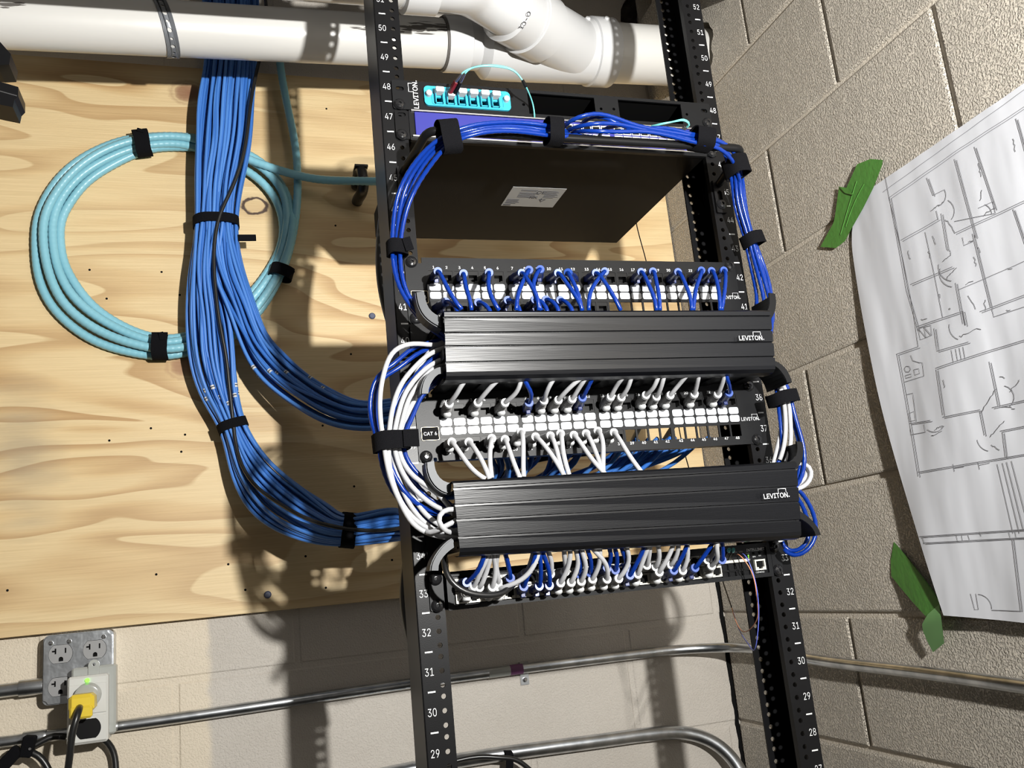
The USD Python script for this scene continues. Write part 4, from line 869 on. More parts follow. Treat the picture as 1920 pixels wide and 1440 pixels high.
# cords down the right side
RW = [[(1452, 690, -40), (1460, 715, -46), (1468, 745, -50), (1473, 790, -50), (1470, 835, -48), (1462, 862, -44)], [(1458, 690, -44), (1468, 716, -48), (1477, 745, -50), (1482, 790, -50), (1482, 835, -48), (1474, 866, -44)], [(1450, 700, -30), (1462, 740, -36), (1466, 790, -38), (1458, 838, -36), (1450, 870, -34)]]
for P in RW: loose('white patch cord passing straight down between the managers at the right', 'white', 'white cords at the right', P)
loose('blue patch cord hidden among the white cords at the right between the managers', 'blue', None, [(1450, 700, -34), (1458, 745, -40), (1463, 790, -42), (1466, 838, -42), (1458, 870, -40)])
for k, P in enumerate(([(1456, 700, -46), (1474, 722, -50), (1486, 762, -52), (1498, 806, -52), (1508, 850, -52), (1504, 890, -52), (1492, 912, -56), (1470, 925, -60)], [(1452, 704, -38), (1470, 730, -42), (1482, 766, -44), (1492, 806, -44), (1501, 850, -44), (1497, 890, -46), (1484, 912, -52)])):
    loose('blue patch cord bowing outwards at the right between the managers', 'blue', 'blue cords bowing out at the right', P)
for P in ([(1470, 925, -60), (1500, 915, -56), (1516, 903, -54), (1521, 886, -54), (1515, 874, -52), (1502, 870, -46), (1484, 874, -40)], [(1470, 920, -52), (1498, 907, -48), (1509, 896, -46), (1512, 885, -44), (1507, 877, -42), (1490, 876, -38)]):
    loose('white patch cord in the short double loop right of the lower cable manager', 'white', 'white double loop at the right', P)
for P in ([(1470, 908, -60), (1496, 918, -56), (1515, 942, -52), (1528, 975, -50), (1528, 1006, -48), (1514, 1030, -44), (1496, 1040, -38), (1470, 1030, -28)], [(1470, 920, -50), (1496, 935, -46), (1511, 965, -44), (1516, 1000, -42), (1508, 1022, -40), (1492, 1032, -34), (1466, 1016, -26)]):
    loose('blue patch cord in the lowest loop at the right, below the lower cable manager', 'blue', 'blue lowest loop at the right', P)
tie('black cable tie round the cords right of the lower patch panel', (1446, 752), (1488, 742), -47, 34, 17)

# blue cords laced along the bar above the upper switch
BL = [[(838, 632, -60), (806, 606, -60), (776, 580, -58), (750, 540, -52), (737, 490, -46), (737, 420, -48), (752, 350, -58), (782, 300, -74), (822, 262, -90), (862, 242, -98), (930, 230, -100), (1000, 232, -100), (1036, 238, -98), (1060, 246, -80), (1052, 258, -30), (1046, 262, -8)],
      [(838, 640, -54), (810, 618, -54), (782, 592, -52), (757, 552, -46), (744, 495, -42), (746, 420, -44), (764, 345, -54), (795, 296, -70), (832, 262, -86), (868, 248, -94), (935, 237, -97), (1000, 240, -96), (1040, 247, -94), (1066, 252, -70), (1068, 262, -8)],
      [(845, 630, -50), (812, 606, -52), (786, 584, -52), (763, 548, -50), (751, 495, -48), (756, 420, -52), (780, 352, -64), (810, 306, -80), (842, 272, -94), (876, 256, -102), (935, 246, -104), (1000, 250, -102), (1038, 255, -100), (1076, 254, -80), (1092, 264, -8)],
      [(842, 624, -40), (800, 596, -44), (770, 560, -44), (748, 500, -40), (748, 430, -42), (770, 356, -52), (800, 302, -68), (836, 268, -84), (872, 252, -96), (935, 241, -100), (1000, 245, -100), (1042, 251, -92), (1100, 256, -70), (1112, 266, -8)]]
for P in BL: loose('blue patch cord laced to the left half of the bar and down the left post', 'blue', 'blue cords on the left half of the lacing bar', P)
BR_ = [[(1050, 262, -8), (1056, 240, -60), (1080, 222, -92), (1110, 214, -98), (1150, 220, -98), (1190, 234, -96), (1240, 245, -96), (1306, 256, -97), (1345, 264, -94), (1374, 284, -84), (1384, 320, -66), (1390, 370, -52), (1405, 430, -44), (1422, 490, -40), (1440, 550, -44), (1447, 590, -56), (1444, 630, -66)],
       [(1062, 264, -8), (1066, 244, -60), (1100, 234, -90), (1150, 232, -96), (1200, 242, -96), (1250, 252, -96), (1308, 264, -97), (1344, 272, -92), (1368, 292, -80), (1378, 325, -62), (1383, 375, -48), (1400, 436, -40), (1416, 495, -36), (1430, 550, -40), (1434, 580, -44)],
       [(1076, 264, -8), (1074, 248, -56), (1110, 246, -92), (1160, 247, -98), (1210, 247, -100), (1260, 256, -100), (1308, 268, -102), (1346, 278, -98), (1372, 300, -84), (1386, 335, -62), (1396, 385, -46), (1410, 440, -38), (1428, 500, -32), (1442, 556, -38), (1449, 590, -46), (1446, 610, -52)],
       [(1130, 264, -8), (1140, 240, -60), (1180, 236, -90), (1230, 250, -90), (1308, 262, -90), (1348, 270, -86), (1362, 300, -72), (1372, 340, -52), (1378, 385, -40), (1394, 440, -32), (1408, 500, -26), (1418, 550, -26), (1418, 575, -30)],
       [(1090, 262, -8), (1096, 228, -62), (1130, 220, -92), (1180, 240, -94), (1240, 240, -96), (1300, 252, -98), (1344, 262, -92), (1378, 290, -78), (1391, 330, -56), (1400, 400, -38), (1414, 450, -32), (1436, 510, -28), (1446, 556, -32), (1444, 590, -40)]]
for P in BR_: loose('blue patch cord laced to the right half of the bar and down the right post', 'blue', 'blue cords on the right half of the lacing bar', P)
tie('black cable tie on the left bend of the lacing bar', (848, 284), (834, 229), -92, 26, 24, Ya=-92)
tie('black cable tie in the middle of the lacing bar', (1040, 268), (1036, 226), -97, 30, 19)
tie('black cable tie near the right end of the lacing bar', (1316, 278), (1314, 245), -94, 34, 26)
tie('black cable tie round the blue cords on the left post', (727, 466), (762, 467), -46, 22, 18, ((1, 0.25, 0.2), 10, 17))
tie('black cable tie round the blue cords half way down the right post', (1396, 454), (1426, 446), -38, 26, 18)
tie('black cable tie below the right end of the lacing bar', (1364, 316), (1396, 312), -68, 34, 26)

# ---------------------------------------------------------------- fibre patch cords
fc = thing('fiber_patch_cable', 'aqua duplex fibre cord arching from the turquoise adapters', 'fiber cord', loc=(-160, -20, 2176))
FY = -46
fa = [onY(849, 174, -20), onY(857, 152, -38), onY(862, 140, FY)]
for k, (dx, mt) in enumerate(((0, 'maroon'), (8.5, 'black_plastic'))):
    a = np.array([-165.5 + dx * 0.75, -14, 2178.0]); b = onY(855 + dx, 153, -34)
    cn = obj('connector', obox((a + b) / 2, b - a, Z3, np.linalg.norm(b - a), 4.6, 6.2), mt, fc)
    e1 = onY(866 + dx * 0.7, 138, FY - (0 if k else 4))
    obj('boot', sweep(np.array([b, e1]), np.array([2.3, 1.5]), 10), 'trim_silver', fc, smooth=30)
    P = [e1] + list(pts((880 + 2 * k, 129, FY - 4), (905, 123 + k, FY - 8), (940, 124 + 2 * k, FY - 8), (966, 134 + k, FY - 6), (982, 155, FY - 2), (993, 178, -30), (1000, 200, -14), (1002, 216, -8), (1000, 228, 6)))
    obj('jacket', sweep(resample(P, 5), 1.15, 8), 'aqua_light', fc, smooth=True)
a, b = onY(980, 151, FY - 4), onY(986, 163, FY - 4)
obj('splitter', sweep(np.array([a, b]), 2.2, 10), 'black_plastic', fc, smooth=30)
fr_ = thing('fiber_patch_cable', 'short aqua fibre loop beside the right ear of the blue-faced switch', 'fiber cord', loc=(190, -10, 2160))
for k in range(2):
    P = pts((1222 + 4 * k, 236, -20), (1245, 232 - k, -34), (1270, 226 + k, -38), (1285, 225 + 2 * k, -38), (1292, 231 + 2 * k, -36), (1288, 238 + k, -30))
    obj('jacket', sweep(resample(P, 4), 1.3, 8), 'aqua_light', fr_, smooth=True)
    a, b = onY(1288 - 4 * k, 238, -30), onY(1280 - 5 * k, 247, -22)
    obj('boot', sweep(np.array([a, b]), np.array([1.7, 2.2]), 10), 'trim_silver', fr_, smooth=30)
# thin loose fibres at the right end of the lower switch
for lab, mt, P in (('thin orange fibre hanging in a loop below the right end of the lower switch', 'orange_fibre', [(1381, 1040, -14), (1392, 1046, -30), (1408, 1070, -34), (1418, 1110, -30), (1421, 1140, -20), (1416, 1168, 10), (1402, 1183, 40), (1388, 1180, 80), (1378, 1160, 120), (1372, 1140, 160)]), ('thin blue fibre hanging beside the orange one below the lower switch', 'blue_fibre', [(1390, 1038, -14), (1400, 1046, -28), (1412, 1075, -32), (1421, 1120, -30), (1422, 1170, -20), (1416, 1215, 0), (1406, 1212, 40), (1392, 1192, 100), (1380, 1165, 150), (1374, 1146, 170)])):
    P = resample(pts(*P), 5); t = thing('fiber_strand', lab, 'fiber strand', loc=P[0]); obj('strand', sweep(P, 0.75, 6), mt, t, smooth=True)
P = resample(pts((1192, 412, 380), (1198, 440, 390), (1208, 476, 400), (1214, 500, 400), (1240, 620, 390), (1262, 730, 370), (1281, 840, 340), (1290, 872, 330), (1322, 985, 290), (1338, 1030, 260), (1356, 1092, 220), (1366, 1122, 190), (1374, 1146, 168)), 10)
t = thing('fiber_cable', 'thin black fibre lead hanging straight down behind the panels', 'fiber cable', loc=P[0]); obj('jacket', sweep(P, 1.0, 6), 'black_rubber', t, smooth=True)
for lab, x in (('teal fibre plug nearest the patch cords in the lower switch', 1364), ('teal fibre plug right beside the orange fibre in the lower switch', 1372)):
    a, b = onY(x - 4, 1046, -4), onY(x + 2, 1033, -26)
    t = thing('fiber_plug', lab, 'fiber plug', loc=a)
    obj('body', obox((a + b) / 2, b - a, Z3, np.linalg.norm(b - a), 5, 7), 'black_plastic', t); obj('sleeve', sweep(np.array([b, b + (b - a) * 0.25]), np.array([2.6, 2.2]), 10), 'aqua_light', t, smooth=30)
P = resample(pts((834, 1040, -40), (834, 1062, -52), (845, 1088, -58), (870, 1108, -60), (905, 1116, -58), (940, 1112, -50), (958, 1100, -40), (966, 1092, -30)), 6)
t = thing('power_cable', 'glossy black cord curving across the left ports of the lower switch', 'cord', loc=P[0]); obj('cord', sweep(P, 3.6, 10), 'black_rubber', t, smooth=True)
# black cables running down behind the left post
for lab, P, r in (('thick black cable bulging behind the left post near unit 41', [(722, 390, 150), (716, 440, 150), (714, 480, 148), (717, 530, 146), (727, 580, 144), (742, 630, 140), (756, 700, 130)], 8), ('thick black cable bulging behind the left post near unit 33', [(770, 1010, 120), (764, 1060, 128), (760, 1100, 132), (763, 1150, 132), (774, 1200, 128), (786, 1240, 120)], 8)):
    P = resample(pts(*P), 8); t = thing('power_cable', lab, 'cord', loc=P[0]); obj('cord', sweep(P, r, 12), 'black_rubber', t, smooth=True)
for k, P in enumerate(([(930, 900, 140), (960, 880, 130), (1000, 864, 120), (1040, 856, 110), (1100, 850, 100)], [(1230, 760, 300), (1200, 800, 280), (1180, 840, 240), (1150, 880, 200)], [(1290, 770, 280), (1262, 800, 260), (1230, 850, 220), (1180, 890, 180)])):
    P = resample(pts(*P), 8); t = thing('power_cable', ('grey-black cord lying across the gap behind the lower patch panel', 'black cord seen slanting through the empty ports of the lower panel', 'black cord slanting behind the last empty ports of the lower panel')[k], 'cord', loc=P[0]); obj('cord', sweep(P, 4.2, 10), 'black_rubber', t, smooth=True)

# ---------------------------------------------------------------- outlets, adapter and conduit at the lower left
ob = thing('outlet_box', 'square steel surface box with four grey receptacles below the plywood', 'outlet box', loc=(-698, YB, 1464))
bx = rrect(-750, 1411.5, -648, 1517, 9, 5); YF = 537
obj('box', face_front(bx, YF + 6, YB - YF - 6), 'steel', ob, smooth=30)
RX = [(-724, 1487), (-675, 1488.5), (-724, 1438), (-675, 1440)]
rec = [Point(x, z).buffer(17.5, quad_segs=8).intersection(sbox(x - 18, z - 14.2, x + 18, z + 14.2)) for x, z in RX]
cov_ = rrect(-749, 1412.5, -649, 1516, 10, 5)
nt = [Point(x, z).buffer(8, quad_segs=4) for x, z in ((-649, 1517), (-749, 1412))]
obj('cover', face_front(cov_.buffer(-1).difference(union_all(rec + nt)), YF, 5), 'steel', ob, smooth=30)
obj('cover_rim', face_front(cov_.difference(union_all(nt)).difference(cov_.buffer(-4)), YF + 3, 4), 'galvanised', ob)
for (x, z), pl_ in zip(RX, rec):
    sl = union_all([sbox(x - 8.6, z + 0.5, x - 6.2, z + 9), sbox(x - 12.5, z + 3.6, x - 6.5, z + 6.0), sbox(x + 5.8, z + 1, x + 8, z + 8.6), Point(x + 0.5, z - 7.5).buffer(3.3, quad_segs=3).union(sbox(x - 2.8, z - 11, x + 3.8, z - 7.6))])
    rc = obj('receptacle', face_front(pl_.buffer(-0.5).difference(sl), YF - 1.2, 4), 'outlet_grey', ob)
    obj('slots', box(x - 13, x + 10, YF + 2.9, YF + 3.2, z - 12, z + 10), 'black_inside', rc)
for x, z in ((-712, 1505), (-662, 1506.5), (-738, 1505), (-712, 1421)):
    obj('cover_screw', rings((x, YF, z), (x, YF - 2.5, z), [(0, 3.6), (1.5, 3.4), (2.5, 2)], 12), 'chrome', ob, smooth=30)
ga = thing('plug_adapter', 'off-white plug-in protector with a green lamp on the outlet box', 'power adapter', loc=(-676, 500, 1404))
AX0, AX1, AZ0, AZ1, AY = -707, -650, 1353, 1458, 492
obj('body', bevbox(AX0, AX1, AY, YF - 2, AZ0, AZ1 - 6, 3), 'box_white', ga)
obj('clear_back', bevbox(AX0 + 3, AX1 + 9, AY + 16, YF - 2, AZ0 + 8, AZ1 + 6, 3), 'clear_plastic', ga)
obj('face_panel', [bevbox(AX0 + 2, AX1 - 2, AY - 1.4, AY + 1, 1396, 1440, 1), bevbox(AX0 + 2, AX1 - 2, AY - 1.4, AY + 1, AZ0 + 3, 1393.5, 1)], 'box_white', ga)
obj('hanger_loop', face_front(Point(-672, 1466).buffer(8, quad_segs=6).union(sbox(-680, 1450, -664, 1466)).difference(Point(-672, 1467).buffer(2.6, quad_segs=4)), AY + 14, 4), 'clear_plastic', ga)
obj('lamp', rings((-679, AY - 1, 1445), (-679, AY - 3, 1445), [(0, 3.4), (1.4, 3.2), (2, 2)], 14), 'led_green', ga, smooth=30)
for z, m_ in ((1420, 'box_white'), (1375, 'black_plastic')):
    pl_ = Point(-677, z).buffer(17.5, quad_segs=8).intersection(sbox(-696, z - 14, -658, z + 14))
    if z < 1400: obj('socket', face_front(pl_, AY - 2.2, 3), m_, ga)
pg = thing('power_plug', 'yellow power plug on a black cord in the off-white adapter', 'power plug', loc=(-680, 480, 1420))
obj('collar', rings((-677, AY, 1424), (-680, AY - 30, 1417), [(0, 18.5), (12, 18.5), (14, 15)], 28), 'clear_plastic', pg, smooth=30)
c_ = np.array([-681, AY - 26, 1414.0])
obj('body', [bevbox(-699, -664, AY - 42, AY - 4, 1402, 1428, 5), bevbox(-697, -666, AY - 46, AY - 34, 1394, 1412, 3)], 'plug_yellow', pg)
P = resample([(-683, AY - 44, 1410), (-684, AY - 60, 1400), (-689, AY - 62, 1380), (-693, AY - 58, 1350), (-699, AY - 50, 1310), (-703, AY - 40, 1260)], 6)
obj('cord', sweep(P, 5.0, 12), 'black_rubber', pg, smooth=True)
def tube_thing(name, label, c, P, r, m_, step=8, part='cord', sides=12):
    P = resample(P, step); t = thing(name, label, c, loc=P[0]); obj(part, sweep(P, r, sides), m_, t, smooth=True); return t
tube_thing('power_cable', 'black cord dropping behind the off-white adapter at the lower left', 'cord', [(-676, 530, 1362), (-664, 545, 1352), (-652, 552, 1335), (-646, 552, 1305), (-644, 552, 1270)], 5, 'black_rubber')
tube_thing('power_cable', 'black cord sagging from the adapter to the clump at the left edge', 'cord', pts((124, 1382, 540), (112, 1381, 540), (96, 1382, 538), (78, 1390, 536), (60, 1400, 534), (40, 1412, 532), (18, 1428, 530), (-12, 1450, 530)), 5.2, 'black_rubber')
tube_thing('power_cable', 'black cord arching in the lower left corner of the picture', 'cord', pts((2, 1432, 528), (22, 1414, 526), (50, 1410, 526), (66, 1414, 526), (82, 1428, 526), (94, 1450, 526)), 5.2, 'black_rubber')
cb = thing('cord_clip', 'black fabric strap gathering the cords at the lower left conduit', 'strap', loc=onY(52, 1400, 525))
obj('wrap', [obox(onY(53, 1399, 524), (0.2, 0, 1), X3, 30, 22, 17), obox(onY(16, 1425, 524), (1, 0, 1), X3, 40, 20, 18)], 'black_cloth', cb)
q_ = onY(56, 1404, 512); obj('rivet', rings(q_, q_ + np.array([0, -2, 0]), [(0, 2.2), (1.5, 2)], 10), 'chrome', cb, smooth=30)

def conduit(label, P, r, fittings=(), straps=()):
    P = resample(P, 10); t = thing('conduit', label, 'conduit', loc=P[0])
    obj('tube', sweep(P, r, 20), 'galvanised', t, smooth=True)
    for (a, b, rr) in fittings: obj('connector', rings(a, b, [(0, rr), (0.1, rr + 1.6), (4, rr + 1.8), (np.linalg.norm(np.array(b) - a) - 4, rr + 1.8), (np.linalg.norm(np.array(b) - a), rr + 0.4)], 22), 'galvanised', t, smooth=30)
    return t
cy = 561
c1 = conduit('upper galvanised conduit along the wall, bending round the corner onto the right wall', [(-655, cy, 1366), (-430, cy, 1368.5), (-160, cy, 1373), (60, cy, 1373.5), (240, cy, 1373), (330, cy - 4, 1372), (395, cy - 24, 1370), (436, cy - 62, 1368), (450, cy - 120, 1366), (452, 300, 1357), (452, 47, 1350.5), (452, -137, 1345), (452, -420, 1337)], 9.0)
stx = onY(990, 1262, 548)[0]
obj('pipe_clip', [sweep([(stx - 8 + 0, cy + 10, 1374 + dz) for dz in (0,)] + [(stx + 8, cy + 10, 1374)], 10.6, 18), box(stx - 8, stx + 8, YB - 3.5, YB, 1344, 1366)], 'galvanised', c1)
obj('clip_screw', rings((stx, YB - 3.5, 1353), (stx, YB - 8, 1353), [(0, 4.2), (3, 4), (4.5, 2)], 12), 'chrome', c1, smooth=30)
a, b = onY(918, 1264, 552), onY(982, 1256, 552)
obj('tape_band', rings((a[0], cy, 1373.2), (b[0] - 20, cy, 1373.4), [(0, 9.2), (abs(b[0] - a[0]) - 20, 9.2)], 20), 'clear_plastic', c1, smooth=30)
obj('tape_band', rings((b[0] - 24, cy, 1373.4), (b[0], cy, 1373.4), [(0, 9.3), (24, 9.3)], 20), 'purple', c1, smooth=30, label='purple tape band')
c2_ = conduit('lower galvanised conduit bending down at the bottom of the picture', [(-560, 560, 1216), (-330, 560, 1226), (-100, 560, 1235), (190, 560, 1230), (290, 560, 1227), (340, 556, 1221), (385, 548, 1203), (418, 536, 1170), (436, 524, 1120), (440, 520, 1040), (440, 520, 700)], 12.5)
conduit('short galvanised conduit entering the left side of the outlet box', [(-1300, 556, 1440), (-900, 556, 1440), (-748, 556, 1441.5)], 10.5, [((-785, 556, 1441), (-748, 556, 1441.5), 10.8)])
conduit('galvanised conduit at the left edge below the outlet box', [(-1300, 556, 1365), (-900, 556, 1365.5), (-690, 556, 1365.5)], 8.8, [((-778, 556, 1365.5), (-745, 556, 1365.5), 9.2)])
tube_thing('power_cable', 'thin black cord strapped to the lower conduit beside the left post', 'cord', pts((800, 1436, 545), (862, 1425, 540), (900, 1419, 538), (945, 1421, 534), (962, 1423, 534), (985, 1436, 534), (1010, 1458, 538)), 4.4, 'black_rubber')
tie('black cable tie holding the thin cord to the lower conduit', (949, 1450), (949, 1407), 556, 46, 13)

# ---------------------------------------------------------------- black bracket ends at the left edge
for lab, P0, Y in (('upper black steel bracket end at the left edge, in front of the white pipe', [(-60, 30), (-2, 76), (20, 101), (17, 121), (-5, 122), (-60, 112)], 60), ('lower black steel bracket end at the left edge, in front of the plywood', [(-60, 134), (0, 153), (34, 163), (34, 180), (27, 187), (24, 201), (-5, 195), (-60, 182)], 60)):
    q = [onY(*p, Y) for p in P0]; t = thing('steel_bracket', lab, 'bracket', loc=q[2])
    obj('arm', face_front(Polygon([(p[0], p[2]) for p in q]), Y, 40), 'black_metal', t)
    if 'lower' in lab:
        a, b = onY(0, 171, Y), onY(32, 180, Y); obj('edge', sweep(np.array([a - (b - a) * 2, b]), 1.0, 6), 'trim_silver', t)

# ---------------------------------------------------------------- floor plan and tape on the right wall
def lift(y, z):
    v = max(0.0, min(1.15, (2010 - z) / 590)); e = math.exp(-max(0, 14 - y) / 230)
    return 3 + 24 * v ** 1.3 * e + 6 * v * (1 - e) + 1.5 * math.sin(y * 0.037 + z * 0.011) * min(1, v * 2 + 0.1) + 0.35 * math.sin(y * 0.11 - z * 0.013 + 1)
def on_paper(px, py, off=0.0):
    X = XR - 8
    for _ in range(4):
        p = onX(px, py, X); X = XR - lift(p[1], p[2]) - off
    return onX(px, py, X)
pp = thing('floor_plan', 'large white floor plan drawing taped crookedly to the right block wall', 'floor plan', loc=(XR, -150, 1720))
left = [(1614, 366), (1600, 415), (1597, 440), (1602, 500), (1613, 570), (1626, 640), (1649, 750), (1690, 900), (1729, 1030), (1769, 1154)]
nv, nu = 44, 96
Lp = resample([on_paper(*p) for p in left], 1.0); Lp = Lp[np.linspace(0, len(Lp) - 1, nv).astype(int)]
tr = on_paper(1920, 156); br = on_paper(1920, 1168)
sl_t = (tr[2] - Lp[0, 2]) / (tr[1] - Lp[0, 1]); sl_b = (br[2] - Lp[-1, 2]) / (br[1] - Lp[-1, 1])
grid = []
for i in range(nv):
    f = i / (nv - 1)
    for j in range(nu):
        w = 900.0 * j / (nu - 1); y = Lp[i, 1] - w
        z = Lp[i, 2] - w * (sl_t * (1 - f) + sl_b * f); grid.append((XR - lift(y, z), y, z))
grid = np.array(grid); f_ = []
for i in range(nv - 1):
    for j in range(nu - 1):
        a = i * nu + j; f_ += [[a, a + nu, a + 1], [a + 1, a + nu, a + nu + 1]]
back = grid + np.array([0.35, 0, 0]); nb = len(grid)
f2_ = f_ + [[c + nb, b + nb, a + nb] for a, b, c in f_]
obj('sheet', trimesh.Trimesh(np.vstack([grid, back]), f2_, process=False), 'paper', pp, smooth=True)
def strokes(lines, w):
    out = []
    for L in lines:
        L = [np.array(on_paper(*p, off=0.5)) for p in L]
        P = []
        for a, b in zip(L[:-1], L[1:]):
            n = max(1, int(np.linalg.norm(b - a) / 10))
            P += [a + (b - a) * k / n for k in range(n)]
        P.append(L[-1]); P = np.array([(XR - lift(p[1], p[2]) - 0.7, p[1], p[2]) for p in P])
        v, f = [], []
        for k in range(len(P)):
            d = P[min(k + 1, len(P) - 1)] - P[max(k - 1, 0)]; d = d / (np.linalg.norm(d) + 1e-9); s = np.cross(d, X3) * w / 2
            v += [P[k] - s, P[k] + s]
        for k in range(len(P) - 1): f += [[2 * k, 2 * k + 1, 2 * k + 3], [2 * k, 2 * k + 3, 2 * k + 2]]
        out.append(trimesh.Trimesh(v, f, process=False))
    return cat(*out)
def dbl(*L, d=(4, 2)):
    return [list(L), [(x + d[0], y + d[1]) for x, y in L]]
def arc(cx, cy, r, a0, a1, sq=1.0, n=7):
    return [(cx + r * math.cos(math.radians(a0 + (a1 - a0) * k / (n - 1))), cy + sq * r * math.sin(math.radians(a0 + (a1 - a0) * k / (n - 1)))) for k in range(n)]
PL = []
PL += [[(1656, 360), (1960, 140)]] + dbl((1668, 370), (1800, 278), (1960, 175)) + dbl((1668, 370), (1700, 545), (1722, 620)) + [[(1660, 330), (1668, 372), (1684, 440), (1712, 580), (1722, 650)]]
PL += dbl((1690, 450), (1760, 410)) + dbl((1738, 333), (1750, 366)) + [[(1750, 366), (1770, 356)], arc(1752, 366, 22, -30, 70), [(1756, 395), (1760, 412)]]
PL += dbl((1765, 400), (1776, 466), (1779, 470)) + dbl((1790, 298), (1830, 445)) + dbl((1827, 275), (1866, 392)) + [[(1866, 400), (1790, 415)], arc(1766, 396, 24, -60, 40), [(1835, 390), (1862, 378), (1867, 400)], arc(1840, 402, 20, -70, 0)]
PL += dbl((1790, 437), (1930, 372)) + dbl((1900, 392), (1930, 480)) + dbl((1905, 222), (1935, 330)) + dbl((1824, 438), (1858, 577)) + [[(1805, 445), (1808, 460), (1826, 452)]]
PL += dbl((1708, 533), (1786, 500)) + [[(1735, 435), (1752, 513), (1768, 595)]] + [arc(1787, 500, 27, 95, 190), arc(1788, 512, 26, 95, 200)] + dbl((1792, 530), (1806, 607)) + [[(1798, 543), (1920, 490), (1960, 472)]]
PL += dbl((1720, 612), (1806, 583), (1811, 610)) + dbl((1752, 615), (1758, 658), (1816, 641)) + [arc(1806, 612, 26, 110, 190)] + dbl((1838, 584), (1960, 537)) + [[(1860, 578), (1864, 594), (1950, 565)]]
PL += [[(1722, 616), (1726, 637), (1737, 633), (1733, 613), (1722, 616)], [(1722, 616), (1737, 633)], [(1737, 633), (1748, 628), (1746, 610), (1733, 613)], [(1733, 613), (1746, 628)]]
PL += dbl((1681, 664), (1722, 650)) + dbl((1682, 664), (1722, 893)) + [[(1708, 666), (1712, 676), (1724, 680), (1730, 680), (1733, 705), (1697, 716)]] + [arc(1702, 692, 6, 0, 360), [(1698, 704), (1709, 701), (1710, 706), (1699, 709), (1698, 704)], [(1714, 693), (1723, 691), (1725, 700), (1716, 703), (1714, 693)]]
PL += dbl((1755, 690), (1862, 655), (1960, 625)) + dbl((1756, 692), (1768, 778)) + [[(1784, 656), (1788, 680)], [(1792, 654), (1796, 677)], [(1799, 652), (1803, 675)], [(1806, 650), (1810, 673)]] + dbl((1855, 678), (1872, 760)) + dbl((1768, 782), (1838, 768)) + dbl((1837, 770), (1846, 816))
PL += dbl((1861, 764), (1930, 748)) + [arc(1880, 745, 22, -80, 50)] + [[(1700, 740), (1712, 737), (1719, 790)], [(1705, 775), (1715, 771), (1717, 788), (1707, 790), (1705, 775)]] + dbl((1706, 794), (1745, 788)) + [[(1707, 800), (1708, 815), (1736, 810), (1733, 795)], arc(1752, 790, 20, 30, 130)]
PL += dbl((1722, 885), (1860, 862), (1960, 845)) + [[(1787, 870), (1790, 884)], [(1834, 866), (1837, 880)], [(1790, 878), (1808, 875)], [(1837, 872), (1856, 868)]] + [arc(1858, 820, 26, 100, 170)] + dbl((1876, 808), (1930, 797)) + dbl((1880, 810), (1886, 858)) + [[(1870, 870), (1900, 1000)], [(1880, 868), (1912, 1000)], [(1888, 866), (1920, 994)], [(1897, 864), (1930, 990)]]
PL += dbl((1724, 1006), (1960, 990)) + dbl((1732, 1018), (1940, 1007)) + [[(1730, 1008), (1734, 1020)], [(1793, 1003), (1796, 1015), (1805, 1014), (1803, 1002)], [(1815, 1003), (1818, 1012)], [(1892, 998), (1895, 1010), (1906, 1009), (1904, 997)]] + dbl((1898, 1010), (1914, 1145)) + [[(1820, 1113), (1828, 1143), (1835, 1143), (1830, 1113)], arc(1832, 1142, 28, -85, 0), [(1860, 1144), (1916, 1146)]]
obj('plan_lines', strokes(PL, 0.85), 'plan_ink', pp, kind='stuff')
SC = []; r = random.Random(3)
for (x, y, dx, dy, n) in ((1747, 395, 3, -2.2, 8), (1772, 410, 2.4, 3.2, 9), (1845, 403, 3, -2, 8), (1748, 440, 1.2, 4, 6), (1802, 282, 0, 0, 0), (1834, 305, 1.4, 5, 6), (1840, 358, -0.6, 4, 5), (1900, 262, 1, 4, 6), (1702, 470, 1, 4, 5), (1741, 470, 0.8, 3.4, 5), (1770, 490, 3, -3, 6), (1775, 522, 3, -3, 7), (1826, 480, 1, 4, 6), (1815, 454, 3, -1, 4), (1835, 465, 1.2, 3.4, 4), (1810, 533, 4, -1.4, 5), (1885, 506, 4, -1.6, 4), (1760, 550, 0.8, 3, 4), (1816, 555, 3, 6, 5), (1846, 560, 0.5, 4, 6), (1887, 582, 4, -1, 3), (1728, 600, 3, -1.4, 4), (1798, 632, 5, -2, 9), (1770, 712, 0.6, 4, 5), (1876, 706, 3, 1, 4), (1838, 775, 4, -6, 9), (1892, 735, 3, -3.4, 8), (1880, 765, 5, 0, 6), (1752, 805, 2.6, -1, 8), (1748, 818, 4, -2, 6), (1855, 820, 3.6, -4, 9), (1860, 835, 3, 1.5, 6), (1836, 998, 2, 4, 3)):
    p = []
    for k in range(n): p.append((x + dx * k + r.uniform(-2, 2), y + dy * k + r.uniform(-2.4, 2.4)))
    if len(p) > 1: SC.append(p)
SC.append(arc(1781, 579, 1.2, 0, 360))
obj('pencil_notes', strokes(SC, 0.8), 'pencil', pp, kind='stuff')
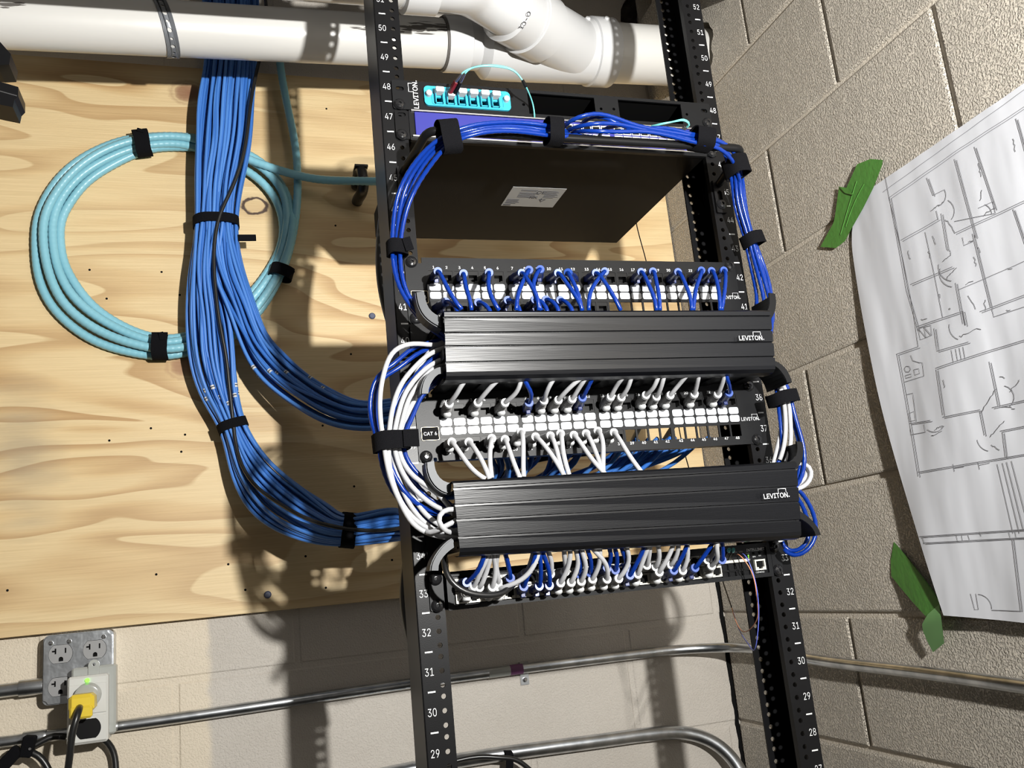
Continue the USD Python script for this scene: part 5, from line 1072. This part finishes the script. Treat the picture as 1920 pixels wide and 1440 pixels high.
def sheet_px(P, X, th=0.5):
    """flat scrap of tape: outline traced in the picture, its distance from the wall given per corner"""
    q = np.array([onX(x, y, XR - l) for (x, y), l in zip(P, X)])
    pol = Polygon([(-p[1], p[2]) for p in q]); tv, tf = trimesh.creation.triangulate_polygon(pol, engine='earcut')
    idx = [int(np.argmin(np.linalg.norm(np.stack([-q[:, 1], q[:, 2]], 1) - v, axis=1))) for v in tv]
    F = q[idx]; Bk = F + np.array([th, 0, 0]); n = len(F)
    b = [[i, j] for i, j in zip(range(len(q)), list(range(1, len(q))) + [0])]
    return trimesh.Trimesh(np.vstack([F, Bk]), np.vstack([tf, tf[:, ::-1] + n]), process=False)
t1 = thing('tape_strip', 'green masking tape strip on the upper left corner of the floor plan', 'tape', loc=(XR, 0, 2040))
obj('strip', sheet_px([(1607, 308), (1632, 298), (1655, 300), (1653, 311), (1645, 332), (1637, 352), (1618, 390), (1597, 427), (1584, 452), (1567, 465), (1538, 463), (1550, 441), (1563, 417), (1566, 402), (1573, 350), (1587, 352), (1597, 330)], [5] * 17), 'green_tape', t1)
obj('fold', sheet_px([(1573, 350), (1590, 353), (1600, 366), (1584, 362)], [6.5, 6.5, 7, 6.5]), 'green_tape', t1)
for P in ([(1620, 345), (1600, 385), (1586, 425)], [(1606, 340), (1592, 385), (1576, 440)]):
    q = [onX(x, y, XR - 5.4) for x, y in P]; obj('crease', sweep(resample(q, 6), 0.7, 6), 'green_tape', t1, smooth=True)
t2 = thing('tape_strip', 'peeling green masking tape strip at the lower left corner of the floor plan', 'tape', loc=(XR, 0, 1450))
obj('strip', sheet_px([(1676, 1016), (1700, 1044), (1730, 1082), (1750, 1108), (1762, 1128), (1765, 1133), (1736, 1156), (1712, 1130), (1690, 1104), (1671, 1080), (1670, 1050)], [1, 4, 9, 13, 17, 18, 18, 12, 6, 2, 1]), 'green_tape', t2, smooth=True)
obj('curled_end', sheet_px([(1761, 1133), (1765, 1165), (1770, 1206), (1749, 1223), (1739, 1203), (1730, 1182), (1729, 1170), (1739, 1152)], [18, 24, 18, 12, 14, 16, 18, 19]), 'green_tape_back', t2, smooth=True, label='paler sticky back of the curled end')
